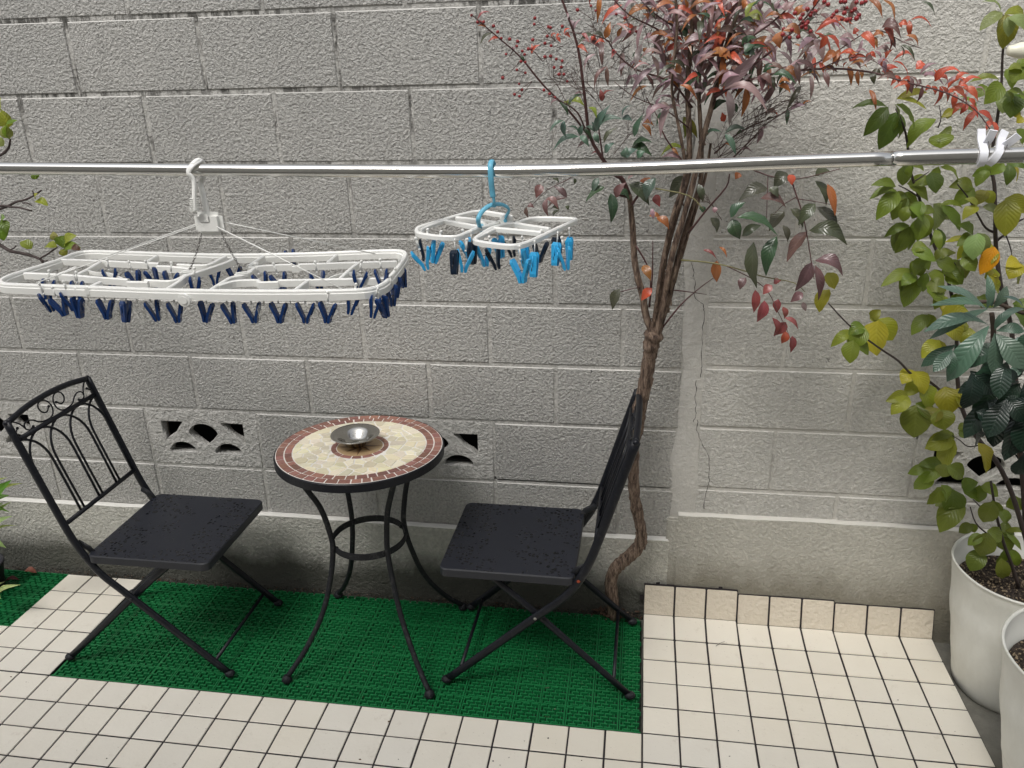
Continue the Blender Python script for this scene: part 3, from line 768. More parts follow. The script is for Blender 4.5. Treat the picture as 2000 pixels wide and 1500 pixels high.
# ================================================================== POLE
PY = -.1
pp = [(-330, 325), (0, 328.5), (400, 332), (700, 334), (1000, 334.5), (1250, 328.5), (1500, 318), (1745, 309.3)]
P = catmull([at(x, y, PY) for x, y in pp], 6)
pole = empty('laundry_pole', P[0], 'long stainless steel laundry pole crossing the whole view', 'pole')
f = MB(); f.tube(P, .0133, 28); f.build('inner_tube', M['steel'], pole)
P2 = catmull([at(x, y, PY) for x, y in [(1742, 309.4), (1850, 306), (1980, 302.5), (2300, 294)]], 6)
f = MB(); f.tube(P2, [.0134, .0143] + [.0146] * (len(P2) - 2), 28); f.build('outer_tube', M['steel'], pole)
def pole_at(px):
    b = min(range(len(PA)), key=lambda i: abs(PA[i][0] - px)); return PA[b][1]
def topx(Pw):
    q = ROT.transposed() @ (Pw - CAM); return (1000 + FPX * q.x / -q.z, 750 - FPX * q.y / -q.z)
allP = []
for Q in (P, P2):
    for i in range(len(Q) - 1): allP += [Q[i].lerp(Q[i + 1], k / 40) for k in range(40)]
PA = [(topx(q)[0], q) for q in allP]
# second, cream capped pole end at the upper right
f = MB(); a = at(1967, 99, .12); b = a + Vector((.5, 0, -.004))
cpole = empty('cream_pole', a, 'cream capped end of a second laundry pole at the upper right edge', 'pole')
d = (b - a).normalized()
f.tube([a, a + d * .003, a + d * .012, a + d * .020, b], [.006, .0095, .0115, .0150, .0152], 20); f.build('pole_cap', M['cream_plastic'], cpole)

# ================================================================== PEGS AND HANGERS
def peg_mesh(L=.050, w=.0165, th=.0062, ang=17):
    s = MB()
    for sg in (-1, 1):
        A = R(ang) * sg
        def T(u, v, y):                                      # u along arm from jaw tip up, v thickness
            x = (u - L * .22) * math.sin(A) + v * math.cos(A) if u > L * .22 else v; z = -L + u if u <= L * .22 else -L + L * .22 + (u - L * .22) * math.cos(A) - v * math.sin(A)
            return Vector((x + sg * .0012, y, z))
        secs = []
        for k in range(9):
            u = L * k / 8; hw = w / 2 * (.80 + .25 * k / 8) * (1 if k < 8 else .62); t_ = th / 2 * (.7 if k in (0, 8) else 1)
            off = sg * t_
            secs.append([T(u, off - t_, -hw), T(u, off + t_, -hw * .92), T(u, off + t_, hw * .92), T(u, off - t_, hw)])
        vs = [q for r_ in secs for q in r_]; fs = [(4 * i + k, 4 * i + (k + 1) % 4, 4 * i + 4 + (k + 1) % 4, 4 * i + 4 + k) for i in range(8) for k in range(4)] + [(3, 2, 1, 0), (32, 33, 34, 35)]
        s.add(vs, fs, 0, smooth=False)
        # slot rib
        s.tube([T(L * .45, sg * th * 1.05, 0), T(L * .85, sg * th * 1.05, 0)], [(.0018, .0010)] * 2, 6, flat=(0, 1, 0))
    return s
def spring_mesh(L=.050):
    s = MB(); c = Vector((0, 0, -L * .68)); r_ = L * .155
    s.tube([c + Vector((r_ * math.sin(t * math.pi / 10) * 1.15, .002, r_ * math.cos(t * math.pi / 10))) for t in range(20)], .0006, 5, closed=True); return s
def strap_mesh():
    s = MB(); s.tube([(0, 0, .016), (0, 0, -.004)], [(.0022, .0010)] * 2, 6, flat=(0, 1, 0)); s.sphere((0, 0, .016), .0035, 8, 6, 0, (1, .6, 1)); s.sphere((0, 0, -.006), .0022, 6, 5); return s
PEGM = {}
def peg(parent, pos, rz, kind='navy', ang=17, L=.046, tilt=0, strap=True, flip=False, label=None):
    key = (kind, ang, L)
    if key not in PEGM:
        o = peg_mesh(L, .0150, .0058, ang * 1.25).build('peg', M[kind]); PEGM[key] = (o.data,); bpy.data.objects.remove(o)
    if ('sp', L) not in PEGM:
        o = spring_mesh(L).build('spring', M['wire']); PEGM[('sp', L)] = o.data; bpy.data.objects.remove(o)
    if 'st' not in PEGM:
        o = strap_mesh().build('strap', M['white']); PEGM['st'] = o.data; bpy.data.objects.remove(o)
    o = bpy.data.objects.new('peg', PEGM[key][0]); col.objects.link(o); o.parent = parent; o.location = Vector(pos) - parent.location
    o.rotation_euler = (tilt if not flip else math.pi + tilt, random.uniform(-.30, .30), rz)
    if label: o['label'] = label
    s = bpy.data.objects.new('spring', PEGM[('sp', L)]); col.objects.link(s); s.parent = o
    if strap:
        s = bpy.data.objects.new('strap', PEGM['st']); col.objects.link(s); s.parent = o; s.location = (0, 0, .002)
    return o

# ---- big white hanger
HZ = 1.286
hook_p = pole_at(388)
hang = empty('laundry_hanger', (hook_p.x, PY, HZ), 'large white rectangular peg hanger with navy blue pegs hanging from the pole', 'laundry hanger')
W = M['white']
def zp(l, z=HZ): return [atz(x, y, z) for x, y in l]
S9 = [(a * 1.15, b * 1.2 - .001) for a, b in [(-.0065, -.0095), (.0065, -.0095), (.0065, .0015), (.0045, .0025), (.0045, .006), (.0028, .0085), (-.0028, .0085), (-.0045, .006), (-.0045, .0025), (-.0065, .0015)]]
S7 = [(a * 1.05, b * .95) for a, b in [(-.0042, -.0085), (.0042, -.0085), (.0042, .0055), (.0022, .0075), (-.0022, .0075), (-.0042, .0055)]]
z1 = lambda l: [(x * .425, 280 + y * .425) for x, y in l]       # measured on an enlarged crop
f = MB()
outer = z1([(2, 628), (40, 606), (113, 582), (200, 555), (282, 528), (345, 503), (410, 493), (520, 495), (700, 501), (900, 507), (1040, 509), (1200, 508), (1450, 502), (1650, 494), (1800, 489), (1850, 494), (1862, 512), (1840, 550), (1805, 595), (1765, 640), (1700, 664), (1600, 671), (1412, 674), (1200, 675), (941, 673), (700, 668), (470, 659), (200, 650), (60, 645), (12, 640)])
HT = HZ; HZ_ = HZ + .008
ox = [q - Vector((0, 0, .008)) for q in zp(outer, HZ_)]; f.sweep(catmull(ox, 3, True), S9, True); f.build('outer_frame', W, hang)
f = MB()
def bar(l, sec=S7, sm=True): f.sweep(catmull([q - Vector((0, 0, .0075)) for q in zp(z1(l), HZ_)], 4), sec)
bar([(280, 530), (420, 534), (560, 540), (730, 548)]); bar([(720, 560), (780, 562), (870, 572)]); bar([(815, 552), (900, 556), (960, 552), (1005, 530), (1035, 514)])
bar([(112, 592), (300, 600), (450, 612), (590, 622)]); bar([(585, 632), (680, 634)]); bar([(665, 624), (780, 628), (830, 612), (850, 600)])
bar([(1080, 522), (1045, 540), (990, 560), (930, 580), (880, 596), (850, 606), (820, 630), (760, 668)])
bar([(345, 565), (300, 585), (240, 605)]); bar([(720, 512), (665, 545)]); bar([(460, 540), (400, 575), (330, 608)]); bar([(460, 632), (395, 662)])
bar([(1210, 514), (1170, 540), (1140, 560)]); bar([(1140, 566), (1250, 556), (1340, 553)]); bar([(1340, 562), (1375, 560)]); bar([(1370, 552), (1500, 548), (1650, 543), (1822, 538)])
bar([(1150, 585), (1120, 600), (1060, 612), (1010, 640), (960, 672)]); bar([(1000, 650), (1080, 628), (1180, 624), (1195, 634), (1280, 632)]); bar([(1280, 625), (1450, 622), (1600, 619), (1775, 616)])
bar([(1545, 508), (1500, 548)]); bar([(1640, 548), (1600, 580), (1560, 618)]); bar([(1410, 628), (1350, 672)]); bar([(1180, 545), (1160, 575), (1110, 600)])
bar([(400, 575), (440, 585), (500, 588), (560, 612)], [(-.002, -.004), (.002, -.004), (.002, .004), (-.002, .004)]); bar([(1620, 585), (1560, 592), (1500, 615)], [(-.002, -.004), (.002, -.004), (.002, .004), (-.002, .004)])
f.build('inner_frame', W, hang)
f = MB()
for q in ((860, 592), (1110, 600)):
    f = MB(); c = atz(*z1([q])[0], HZ_); f.box(c + Vector((0, 0, -.003)), (.03, .014, .014), 0, Matrix.Rotation(.7, 3, 'Z'), bev=.003); f.build('string_mount', W, hang)
f = MB(); c = atz(*z1([(850, 676)])[0], HZ_) - Vector((0, 0, .004)); X = Matrix.Translation(c + Vector((0, -.0065, -.014))) @ Matrix.Rotation(R(90), 4, 'X')
f.prism(circle(.014, 20), 0, .004, 0, X, bev=.001); f.prism(circle(.008, 16), .004, .006, 0, X)
c = atz(*z1([(1450, 575)])[0], HZ)
f.build('hinge', W, hang)
# block, hook, strings, chains
bc = at(409, 436, PY)
f = MB(); f.box(bc, (.066, .020, .050), bev=.009); f.box(bc + Vector((-.004, -.0095, .012)), (.022, .004, .018), bev=.0015)
blo = f.build('centre_block', W, hang)
f = MB()
hp = pole_at(386)
tail = [hp + Vector((.006, .006, .0195)), hp + Vector((-.002, -.017, .010)), hp + Vector((-.010, -.0205, -.004)), at(378, 352, PY - .020), at(379, 385, PY - .022), at(380, 414, PY - .022)]
f.tube(catmull(tail, 5), [(.0035, .0082)] * 26, 8, flat=(1, 0, 0))
arm = [hp + Vector((-.002, -.015, .013)), hp + Vector((.004, .004, .0205)), hp + Vector((.004, .020, .010)), hp + Vector((.002, .019, -.014)), at(392, 360, PY + .004), at(399, 390, PY), at(406, 424, PY)]
f.tube(catmull(arm, 5), [(.0040, .0068)] * 31, 8, flat=(1, 0, 0))
for k in range(7): q = at(379.5, 388 + k * 4, PY - .0225); f.box(q, (.0185, .009, .0020), bev=.0006)
f.build('hook', W, hang)
ends = [z1([(170, 640)])[0], z1([(510, 512)])[0], z1([(1570, 668)])[0], z1([(1725, 508)])[0]]
starts = [bc + Vector((-.026, -.006, -.004)), bc + Vector((-.024, .006, 0)), bc + Vector((.022, -.010, -.006)), bc + Vector((.028, .006, .002))]
for s_, e in zip(starts, ends):
    f = MB(); f.tube([s_, atz(*e, HZ + .006)], .0013, 6); f.build('string', W, hang)
for s_, e in ((bc + Vector((-.018, 0, -.013)), z1([(870, 585)])[0]), (bc + Vector((.022, 0, -.013)), z1([(1115, 588)])[0])):
    E_ = atz(*e, HZ + .01); f = MB(); nl = max(6, int((E_ - s_).length / .0075)); mid = (s_ + E_) / 2 + Vector((0, 0, -.012))
    for k in range(nl):
        t = (k + .5) / nl; c = s_ * (1 - t) ** 2 + mid * 2 * t * (1 - t) + E_ * t * t
        dd = ((mid - s_) * (1 - t) + (E_ - mid) * t).normalized(); a_ = Vector((0, 1, 0)) if k % 2 else dd.cross(Vector((0, 1, 0))).normalized()
        f.tube([c + dd * .0048 * math.cos(q * math.pi / 4) + a_ * .0022 * math.sin(q * math.pi / 4) for q in range(8)], .00055, 5, closed=True)
    f.build('chain', M['wire'], hang)
# pegs: (photo x, y of its top, spread, turn about z); y picks the rail it hangs from
fy = (ox[-4].y + ox[-6].y) / 2
yb = atz(440, 497, HZ).y; ym = atz(330, 515, HZ).y; ym2 = atz(330, 545, HZ).y
def put(l, Y, kind='navy'):
    for (px, py, ang, rz) in l:
        p = at(px, py, Y); peg(hang, p, rz, kind, ang)
put([(84, 570, 8, 1.0), (109, 577, 19, .1), (130, 566, 14, .6), (150, 580, 11, -.2), (204, 582, 17, 0), (246, 587, 6, 1.2), (293, 586, 11, .3), (340, 588, 14, .2), (403, 588, 14, -.1), (443, 590, 11, .1), (490, 588, 18, .1), (543, 588, 18, -.1), (596, 588, 19, .1), (640, 588, 18, -.1)], fy + .004)
put([(692, 572, 8, .2), (743, 580, 8, 1.0), (735, 578, 7, .2)], fy + .02); put([(764, 556, 9, .7)], fy + .10); put([(772, 541, 9, .9)], fy + .17); put([(782, 524, 6, .8)], fy + .26)
put([(212, 523, 13, .5), (257, 527, 15, 0), (291, 525, 10, 1), (334, 529, 15, .1), (380, 540, 8, .4), (504, 531, 15, .2), (540, 531, 18, .1), (618, 528, 15, .6), (704, 527, 14, .3), (744, 524, 12, .1)], ym2)
put([(417, 521, 12, .4), (456, 518, 18, 0)], ym + .05)
put([(95, 545, 10, .4), (150, 548, 10, .3)], ym2 - .05)
o = peg(hang, at(564, 487, yb - .006), .15, 'navy', 9, .044, 0, False)
for px, py in ((120, 578), (172, 582), (224, 585), (268, 588), (312, 588), (515, 592), (567, 590), (618, 588)):
    o = peg(hang, at(px, py, fy + .012), random.uniform(-1, 1), 'clear', 12)

# ---- small hanger
SZ = 1.394
hs_ = pole_at(960)
sh = empty('small_laundry_hanger', (hs_.x, PY, SZ), 'small white diamond-shaped peg hanger with a blue hook and blue pegs', 'laundry hanger')
z5 = lambda l: [(780 + x * .2, 290 + y * .2) for x, y in l]
f = MB()
def rod(l, r_=.0042, closed=False, z=SZ): 
    q = catmull(zp(z5(l), z), 4, closed); f.sweep(q, [(r_ * a, r_ * b) for a, b in ((-1, -1.2), (1, -1.2), (1.05, .6), (.6, 1.2), (-.6, 1.2), (-1.05, .6))], closed)
rod([(170, 805), (215, 772), (400, 715), (600, 655), (760, 622), (830, 625), (960, 645), (1085, 672), (1060, 690), (990, 720), (880, 760), (760, 790), (680, 825), (590, 862), (500, 872), (350, 865), (200, 840)], closed=True)
rod([(150 + 1000, 735), (1240, 705), (1340, 688), (1520, 688), (1700, 697), (1712, 716), (1600, 765), (1400, 860), (1270, 920), (1150, 955), (1020, 955), (860, 935), (755, 915), (745, 890), (800, 850), (880, 800), (960, 770), (1060, 745)], closed=True)
rod([(440, 712), (560, 735), (700, 760), (790, 775)]); rod([(560, 685), (700, 700), (850, 720), (960, 735)]); rod([(430, 715), (300, 760), (210, 800)], .003)
rod([(1105, 735), (1250, 762), (1470, 795)]); rod([(930, 790), (1120, 805), (1390, 832)]); rod([(930, 795), (800, 860), (760, 880)], .003)
f.build('frame', W, sh)
f = MB(); c = atz(*z5([(1040, 700)])[0], SZ + .008); X = Matrix.Translation(c) @ Matrix.Rotation(R(90), 4, 'X')
f.prism(circle(.013, 20), -.005, .005, 0, X, bev=.002); c2 = atz(*z5([(800, 770)])[0], SZ); f.prism(circle(.012, 20), -.008, .004, 0, Matrix.Translation(c2) @ Matrix.Rotation(R(90), 4, 'X'), bev=.002)
f.box((c + c2) / 2 + Vector((.008, 0, -.008)), (.028, .05, .006), 0, Matrix.Rotation(-.5, 3, 'Z'), bev=.002)
f.build('centre_joint', W, sh)
f = MB()
hp = pole_at(961)
q = [hp + Vector((.0, .0185, -.004)), hp + Vector((0, .015, .013)), hp + Vector((0, 0, .0205)), hp + Vector((0, -.016, .012)), at(959, 350, PY - .019), at(961, 372, PY - .014), at(963, 385, PY - .012)]
f.tube(catmull(q, 5), [(.0030, .0058)] * 31, 8, flat=(1, 0, 0))
f.tube([at(963, 383, PY - .012), at(965, 392, PY - .008), at(965, 404, PY - .006)], [.0035, .003, .0045], 8)
ar = [c2 + Vector((0, -.010, -.002)), at(934, 430, PY - .03), at(940, 415, PY - .02), at(952, 404, PY - .01), at(966, 399, PY), at(982, 400, PY + .02), at(994, 409, PY + .035), c + Vector((0, -.006, .006))]
f.tube(catmull(ar, 5), [(.0048, .0026)] * 36, 8, flat=(0, 1, 0))
f.prism(circle(.008, 16), .004, .010, 0, Matrix.Translation(c2) @ Matrix.Rotation(R(90), 4, 'X'), bev=.002)
f.prism(circle(.004, 12), .004, .008, 0, Matrix.Translation(c) @ Matrix.Rotation(R(90), 4, 'X'), bev=.001)
f.build('hook', M['blue_pale'], sh)
def sp(l):
    for (X_, Y_, kind, ang, rz, dep) in l:
        x, y = z5([(X_, Y_)])[0]; base = atz(x, y - 30 * .2 - 4, SZ); p = at(x, y, base.y + dep); peg(sh, p, rz, kind, ang, .046, 0, True)
sp([(190, 965, 'blue', 18, .3, 0), (270, 880, 'dark_navy', 14, .2, 0), (385, 900, 'blue', 8, .5, 0), (540, 990, 'dark_navy', 3, 1.5, 0), (640, 880, 'blue', 10, .6, .03),
    (705, 905, 'dark_navy', 5, 1.1, 0), (650, 980, 'blue', 16, .3, .04), (900, 955, 'dark_navy', 11, .4, 0), (960, 860, 'blue', 8, .9, .04), (820, 930, 'blue', 14, .5, .05),
    (1060, 860, 'dark_navy', 12, .3, .12), (1210, 950, 'blue', 5, 1.2, .03), (1380, 890, 'dark_navy', 15, -.3, .02), (1180, 1060, 'blue', 19, -.4, -.02), (1320, 1010, 'blue', 4, 1.4, 0),
    (1545, 860, 'dark_navy', 6, .8, .06), (1540, 915, 'blue', 5, 1.3, .02), (1600, 960, 'blue', 10, .3, .05), (1660, 870, 'blue', 3, 1.5, .02)])

# ---- white clips on the pole
def pole_clip(px, lean, opening, label, s=1.0):
    b = pole_at(px); o = empty('pole_clip', b, label, 'clip', 'white plastic clips gripping the pole')
    L1 = .034; r0 = .0178
    for sg in (-1, 1):                                       # two handles and the jaws round the pole
        f = MB(); w = .0068
        pts = [Vector((0, sg * r0 * math.sin(R(a)), -r0 * math.cos(R(a)))) for a in (22, 55, 90, 120)]
        pts += [Vector((0, sg * .004, .0195)), Vector((0, -sg * (.002 + opening * .006), .030)), Vector((0, -sg * (.004 + opening * .012), .046))]
        P_ = catmull(pts, 4)
        f.sweep(P_, [(-.0018, -w), (.0018, -w), (.0018, w), (-.0018, w)], up=(1, 0, 0))
        X = Matrix.Rotation(lean + sg * opening * .11, 4, 'Y')
        f.v = [tuple(X @ Vector(q) + Vector((sg * .0015, 0, 0))) for q in f.v]
        f.build('clip_half', M['white_clip'], o, True)
    f = MB(); f.tube([X @ Vector((.0055, -.017, -.002)), X @ Vector((.006, -.0155, .010)), X @ Vector((.0045, -.008, .020)), X @ Vector((.001, -.004, .030))], .0007, 5); f.build('spring', M['wire'], o, True)
    return o
pole_clip(1916, R(4), .8, 'white plastic clip standing upright on the pole, left of the leaning one')
pole_clip(1940, R(32), 1.0, 'white plastic clip leaning right on the pole, middle of three')
pole_clip(2014, R(34), .8, 'white plastic clip cut off by the right edge of the view')

# ================================================================== POTS
def pot(cx, cy, rt, rb, H, z0, label, soil, seed):
    o = empty('plant_pot', (cx, cy, z0), label, 'plant pot', 'white plastic tree pots')
    h = H - z0; prof = [(0, 0), (rb - .006, 0), (rb, .006)]
    for k in range(1, 25):
        t = k / 25; r = rb + (rt - rb) * (t ** .75); r += .0008 * math.sin(t * 22) + (.0011 if int(t * 5.6) % 2 else 0) ; prof.append((r, h * t))
    prof += [(rt + .001, h - .006), (rt + .004, h - .003), (rt + .003, h + .001), (rt - .001, h + .001), (rt - .004, h - .004)]
    f = MB(); f.lathe((cx, cy, z0), prof, 96, wob=lambda a, z: .0016 * math.sin(3 * a + z * 20) + .0008 * math.sin(7 * a)); 
    f.build('pot_wall', M['pot'], o)
    f = MB(); f.lathe((cx, cy, z0), [(rt - .004, h - .004), (rt - .010, h - .05), (rt - .014, h - .055), (rt - .020, h - .10), (rt - .05, h * .3)], 96); f.build('inner_wall', M['pot_in'], o)
    f = MB(); rs = rt - .012 - (h - soil) * .10; rr = random.Random(seed); n_ = 40; vs = [(cx, cy, z0 + soil)]; fs = []
    for i in range(1, 11):
        for k in range(n_):
            r = rs * i / 10; a = 2 * math.pi * k / n_; vs.append((cx + r * math.cos(a), cy + r * math.sin(a), z0 + soil + rr.uniform(-.006, .006) * (i < 10)))
    fs = [(0, 1 + k, 1 + (k + 1) % n_) for k in range(n_)]
    for i in range(9):
        for k in range(n_): a = 1 + i * n_; fs.append((a + k, a + n_ + k, a + n_ + (k + 1) % n_, a + (k + 1) % n_))
    f.add(vs, fs, 0)
    for i in range(1100):
        a = rr.uniform(0, 6.28); r = rs * math.sqrt(rr.random()) * .98; q = rr.uniform(.0015, .004); f.sphere((cx + r * math.cos(a), cy + r * math.sin(a), z0 + soil + .002), q, 5, 4, rr.choice([0, 1, 1]), (1, 1, .7))
    f.build('soil', [M['soil'], M['grit']], o)
    return o
pot(1.040, .340, .188, .122, .385, -.03, 'white plastic pot against the wall holding the yellow-green sapling', .345, 1)
pot(1.032, -.088, .214, .128, .42, -.03, 'larger white plastic pot in the lower right corner, nearest the camera', .375, 2)

# ================================================================== LEAVES
def leaf(mb, B, T, w, c, shape='lance', bend=.12, fold=.25, up=None, nr=7, mi=0, curl=0):
    sag = random.uniform(.10, .28) if shape == 'lance' else random.uniform(.02, .12)
    B = Vector(B); T = Vector(T); d = T - B; L = d.length
    if L < 1e-5: return
    d.normalize(); up = Vector(up) if up is not None else Vector((random.uniform(-.5, .5), -.75, random.uniform(.2, 1.0)))
    s = d.cross(up)
    if s.length < 1e-4: s = d.orthogonal()
    s.normalize(); nrm = s.cross(d).normalized(); vs = []; uvs = []
    for i in range(nr + 1):
        t = i / nr
        if shape == 'lance': wd = math.sin(math.pi * t ** .74) ** .95 * (1.05 - .2 * t)
        elif shape == 'oval':
            wd = math.sin(math.pi * t ** .78) ** .68 if t < .84 else math.sin(math.pi * .84 ** .78) ** .68 * ((1 - t) / .16) ** 1.3
        elif shape == 'strap': wd = math.sin(math.pi * t ** 1.25) ** .75
        else: wd = math.sin(math.pi * t)
        if t in (0, 1): wd = .03
        p = B + d * (L * t) + nrm * (bend * L * math.sin(math.pi * t) * (1 - .2 * t)) + Vector((0, 0, sag * L * math.sin(math.pi * t ** .9))) * (1 - abs(d.z))
        hw = w / 2 * wd
        for j in (-1, -.5, 0, .5, 1):
            vs.append(p + s * hw * j + nrm * (abs(j) * fold * hw + (random.uniform(-.06, .06) * w if abs(j) == 1 and 0 < i < nr else 0))); uvs.append((t, j))
    fs = [(5 * i + j, 5 * i + j + 1, 5 * i + j + 6, 5 * i + j + 5) for i in range(nr) for j in range(4)]
    mb.add(vs, fs, mi, c, uvs)
def vary(c, a=.22):
    k = random.uniform(1 - a, 1 + a); return tuple(max(.002, x * k * random.uniform(.9, 1.1)) for x in c)
def seg(mb, l, Y, r0, r1, n=7, mi=0, wob=0, sub=4):
    """stem through photo points at depth Y (number or list); radii in photo pixels"""
    Ys = Y if hasattr(Y, '__len__') else [Y] * len(l)
    if len(Ys) != len(l): Ys = [Ys[0] + (Ys[-1] - Ys[0]) * i / (len(l) - 1) for i in range(len(l))]
    P_ = catmull([at(x, y, q) for (x, y), q in zip(l, Ys)], sub); k = mpp(P_[0])
    mb.tube(P_, [(r0 + (r1 - r0) * i / (len(P_) - 1)) * k for i in range(len(P_))], n, mi, wob=wob); return P_

C_ = dict(P=(.39, .26, .275), R=(.58, .10, .05), O=(.42, .15, .045), G=(.045, .10, .045), B=(.095, .17, .12), D=(.075, .085, .048), Y=(.22, .25, .03), Q=(.19, .10, .095), K=(.30, .075, .07))  # P: dark purple leaf paled, sky sheen put into the colour
def leaves(mb, txt, ox_, oy_, s_, Y, spread=.06, shape='lance', cols=C_, fold=.28, wk=1.0, bend=.18, deep=.35, dup=0):
    for t in txt.replace('\n', ' ').split():
        a, c = t[:-1].split(','), t[-1]; x0, y0, x1, y1, w = [float(q) for q in a]
        yy = Y + random.uniform(-spread, spread)
        B = at(ox_ + x0 * s_, oy_ + y0 * s_, yy); Tp = at(ox_ + x1 * s_, oy_ + y1 * s_, yy + 0)
        L = (Tp - B).length; dy = random.uniform(-deep, deep * .5) * L; y2 = min(.53, yy + dy); Tp = at(ox_ + x1 * s_, oy_ + y1 * s_, y2)
        leaf(mb, B, Tp, w * s_ * mpp(B) * wk * (1.12 if shape != 'lance' else .92), vary(cols[c]), shape, random.uniform(.5, 1.6) * bend, fold, up=Vector((random.uniform(-.5, .5), -random.uniform(.35, .9), random.uniform(.4, 1.1))))
        if random.random() < dup:
            rot = Matrix.Rotation(random.choice((-1, 1)) * random.uniform(.5, 1.3), 3, 'Y'); T2 = B + rot @ (Tp - B) * random.uniform(.65, 1.0) + Vector((0, random.uniform(.0, .02), 0)); T2.y = min(T2.y, .53)
            leaf(mb, B + Vector((0, .008, 0)), T2, w * s_ * mpp(B) * wk * random.uniform(.75, 1.05), vary(cols[c]), shape, random.uniform(.5, 1.6) * bend, fold, up=Vector((random.uniform(-.6, .6), -random.uniform(.35, .9), random.uniform(.3, 1.1))))

# ---- heavenly bamboo shrub
nan = empty('red_leaved_shrub', (-.1, .49, 0), 'tall shrub with a twisted bare trunk, red and mauve leaves and red berries', 'shrub')
t = MB()
tp = [(1199, 1205, 24), (1196, 1170, 23), (1193, 1140, 22), (1199, 1115, 23), (1215, 1098, 24), (1236, 1080, 24), (1250, 1062, 23), (1253, 1040, 20), (1247, 1010, 20), (1241, 980, 20), (1237, 940, 20), (1236, 900, 20), (1239, 860, 20), (1246, 830, 22), (1248, 800, 22), (1255, 775, 21), (1262, 740, 22), (1266, 710, 21), (1270, 690, 22), (1272, 672, 25), (1277, 655, 28), (1281, 640, 22), (1284, 628, 10)]
P_ = catmull([at(x, y, .495 - .11 * (1205 - y) / 570) for x, y, w in tp], 4); rr_ = lerp_list([w / 2 * mpp(P_[0]) for x, y, w in tp], 4)
t.tube(P_, [q * random.uniform(.92, 1.12) for q in rr_], 14, wob=.09)
# knots
for i in range(46):
    k = random.choice(range(8, len(P_))); a = random.uniform(0, 6.28); p = P_[k] + Vector((math.cos(a), math.sin(a) * .6 - .2, 0)) * rr_[k]; t.box(p, (.005, .004, random.uniform(.006, .016)), 0, Matrix.Rotation(a, 3, 'Z') @ Matrix.Rotation(random.uniform(-.5, .5), 3, 'Y'), bev=.001)
trunk = t.build('trunk', M['bark'], nan)
b = MB(); mains = []
mains.append(seg(b, [(1276, 655), (1262, 618), (1255, 575), (1245, 540), (1239, 500), (1236, 450), (1232, 402), (1228, 380)], [.385, .36], 7.5, 5, 9, wob=.08))
for pts_, Y_, ra, rb_ in (
        ([(1274, 662), (1284, 600), (1292, 545), (1301, 490), (1322, 415), (1344, 340), (1346, 260), (1343, 170), (1350, 80), (1358, -30)], [.385, .372, .36, .35, .34, .33, .32, .31, .28, .26], 8, 4.2),
        ([(1280, 660), (1294, 600), (1304, 545), (1315, 490), (1338, 415), (1358, 340), (1376, 260), (1397, 180), (1412, 110), (1442, 20), (1455, -30)], [.380, .365, .35, .34, .33, .32, .31, .3, .28, .26, .25], 8, 3.4),
        ([(1284, 655), (1302, 590), (1314, 545), (1328, 485), (1351, 410), (1370, 340), (1368, 250), (1366, 150), (1384, 60), (1394, -30)], [.385, .375, .365, .36, .35, .34, .33, .32, .3, .28], 6.5, 3),
        ([(1286, 650), (1306, 590), (1322, 530), (1340, 470), (1362, 400), (1380, 335), (1388, 280)], [.39, .385, .38, .37, .36, .35, .34], 5, 2.6),
        ([(1272, 655), (1280, 610), (1287, 555), (1296, 500), (1314, 420), (1338, 340), (1328, 260), (1312, 170), (1322, 60), (1318, -30)], [.38, .365, .35, .34, .32, .3, .28, .27, .26, .25], 5, 2.4)):
    mains.append(seg(b, pts_, Y_, ra * .84, rb_ * .9, 9, wob=.12))
for q in range(34):                                      # peeling bark and leaf scars
    P_ = random.choice(mains[1:]); k = random.randrange(2, len(P_) * 2 // 3); a = random.uniform(0, 6.28); p = P_[k] + Vector((math.cos(a) * .007, -.006, 0)); b.box(p, (.004, .003, random.uniform(.006, .018)), 0, Matrix.Rotation(random.uniform(-.6, .6), 3, 'Y'), bev=.0008)
b.build('main_stem', M['bark'], trunk)
b = MB(); br = []
def S(l, Y, r0=1.8, r1=.8, mi=0): br.append(seg(b, l, Y, r0, r1, 6, mi, 0, 3))
S([(1228, 380), (1215, 350), (1200, 340), (1178, 312), (1152, 265), (1142, 190), (1128, 90), (1098, 0), (1085, -30)], [.36, .3], 5, 1.6)
S([(1234, 400), (1250, 375), (1258, 350)], .35, 3, 2); S([(1228, 385), (1212, 392 - 10), (1208, 380)], .35, 3, 2)
S([(1152, 268), (1110, 215), (1060, 165), (1015, 110), (975, 75), (940, 45), (920, 28)], [.32, .2], 2.4, .8)
S([(1142, 250), (1128, 220), (1100, 200), (1075, 188)], [.3, .25], 1.8, .8); S([(1178, 312), (1172, 270), (1168, 240)], .32, 2, 1)
S([(1352, 210), (1310, 160), (1240, 135), (1200, 100), (1180, 75), (1110, 62)], [.31, .2], 2.2, .8); S([(1330, 90), (1280, 55), (1230, 30), (1190, -10)], [.3, .22], 2.2, 1)
S([(1330, 60), (1290, 35), (1260, 10), (1240, -20)], [.3, .26], 2, 1); S([(1345, 250), (1300, 215), (1240, 190), (1200, 160)], [.31, .27], 1.6, .6)
S([(1345, 330), (1300, 270), (1285, 230), (1262, 190)], .3, 2, 1)
S([(1395, 190), (1440, 150), (1500, 105), (1560, 50), (1600, 0), (1620, -30)], [.28, .2], 3, 1.2); S([(1400, 150), (1430, 100), (1500, 50), (1545, 10), (1570, -20)], [.27, .22], 2.5, 1)
S([(1398, 190), (1440, 165), (1520, 142), (1620, 134), (1700, 141), (1775, 162), (1850, 182), (1905, 215), (1940, 262)], [.28, .1], 2.6, 1)
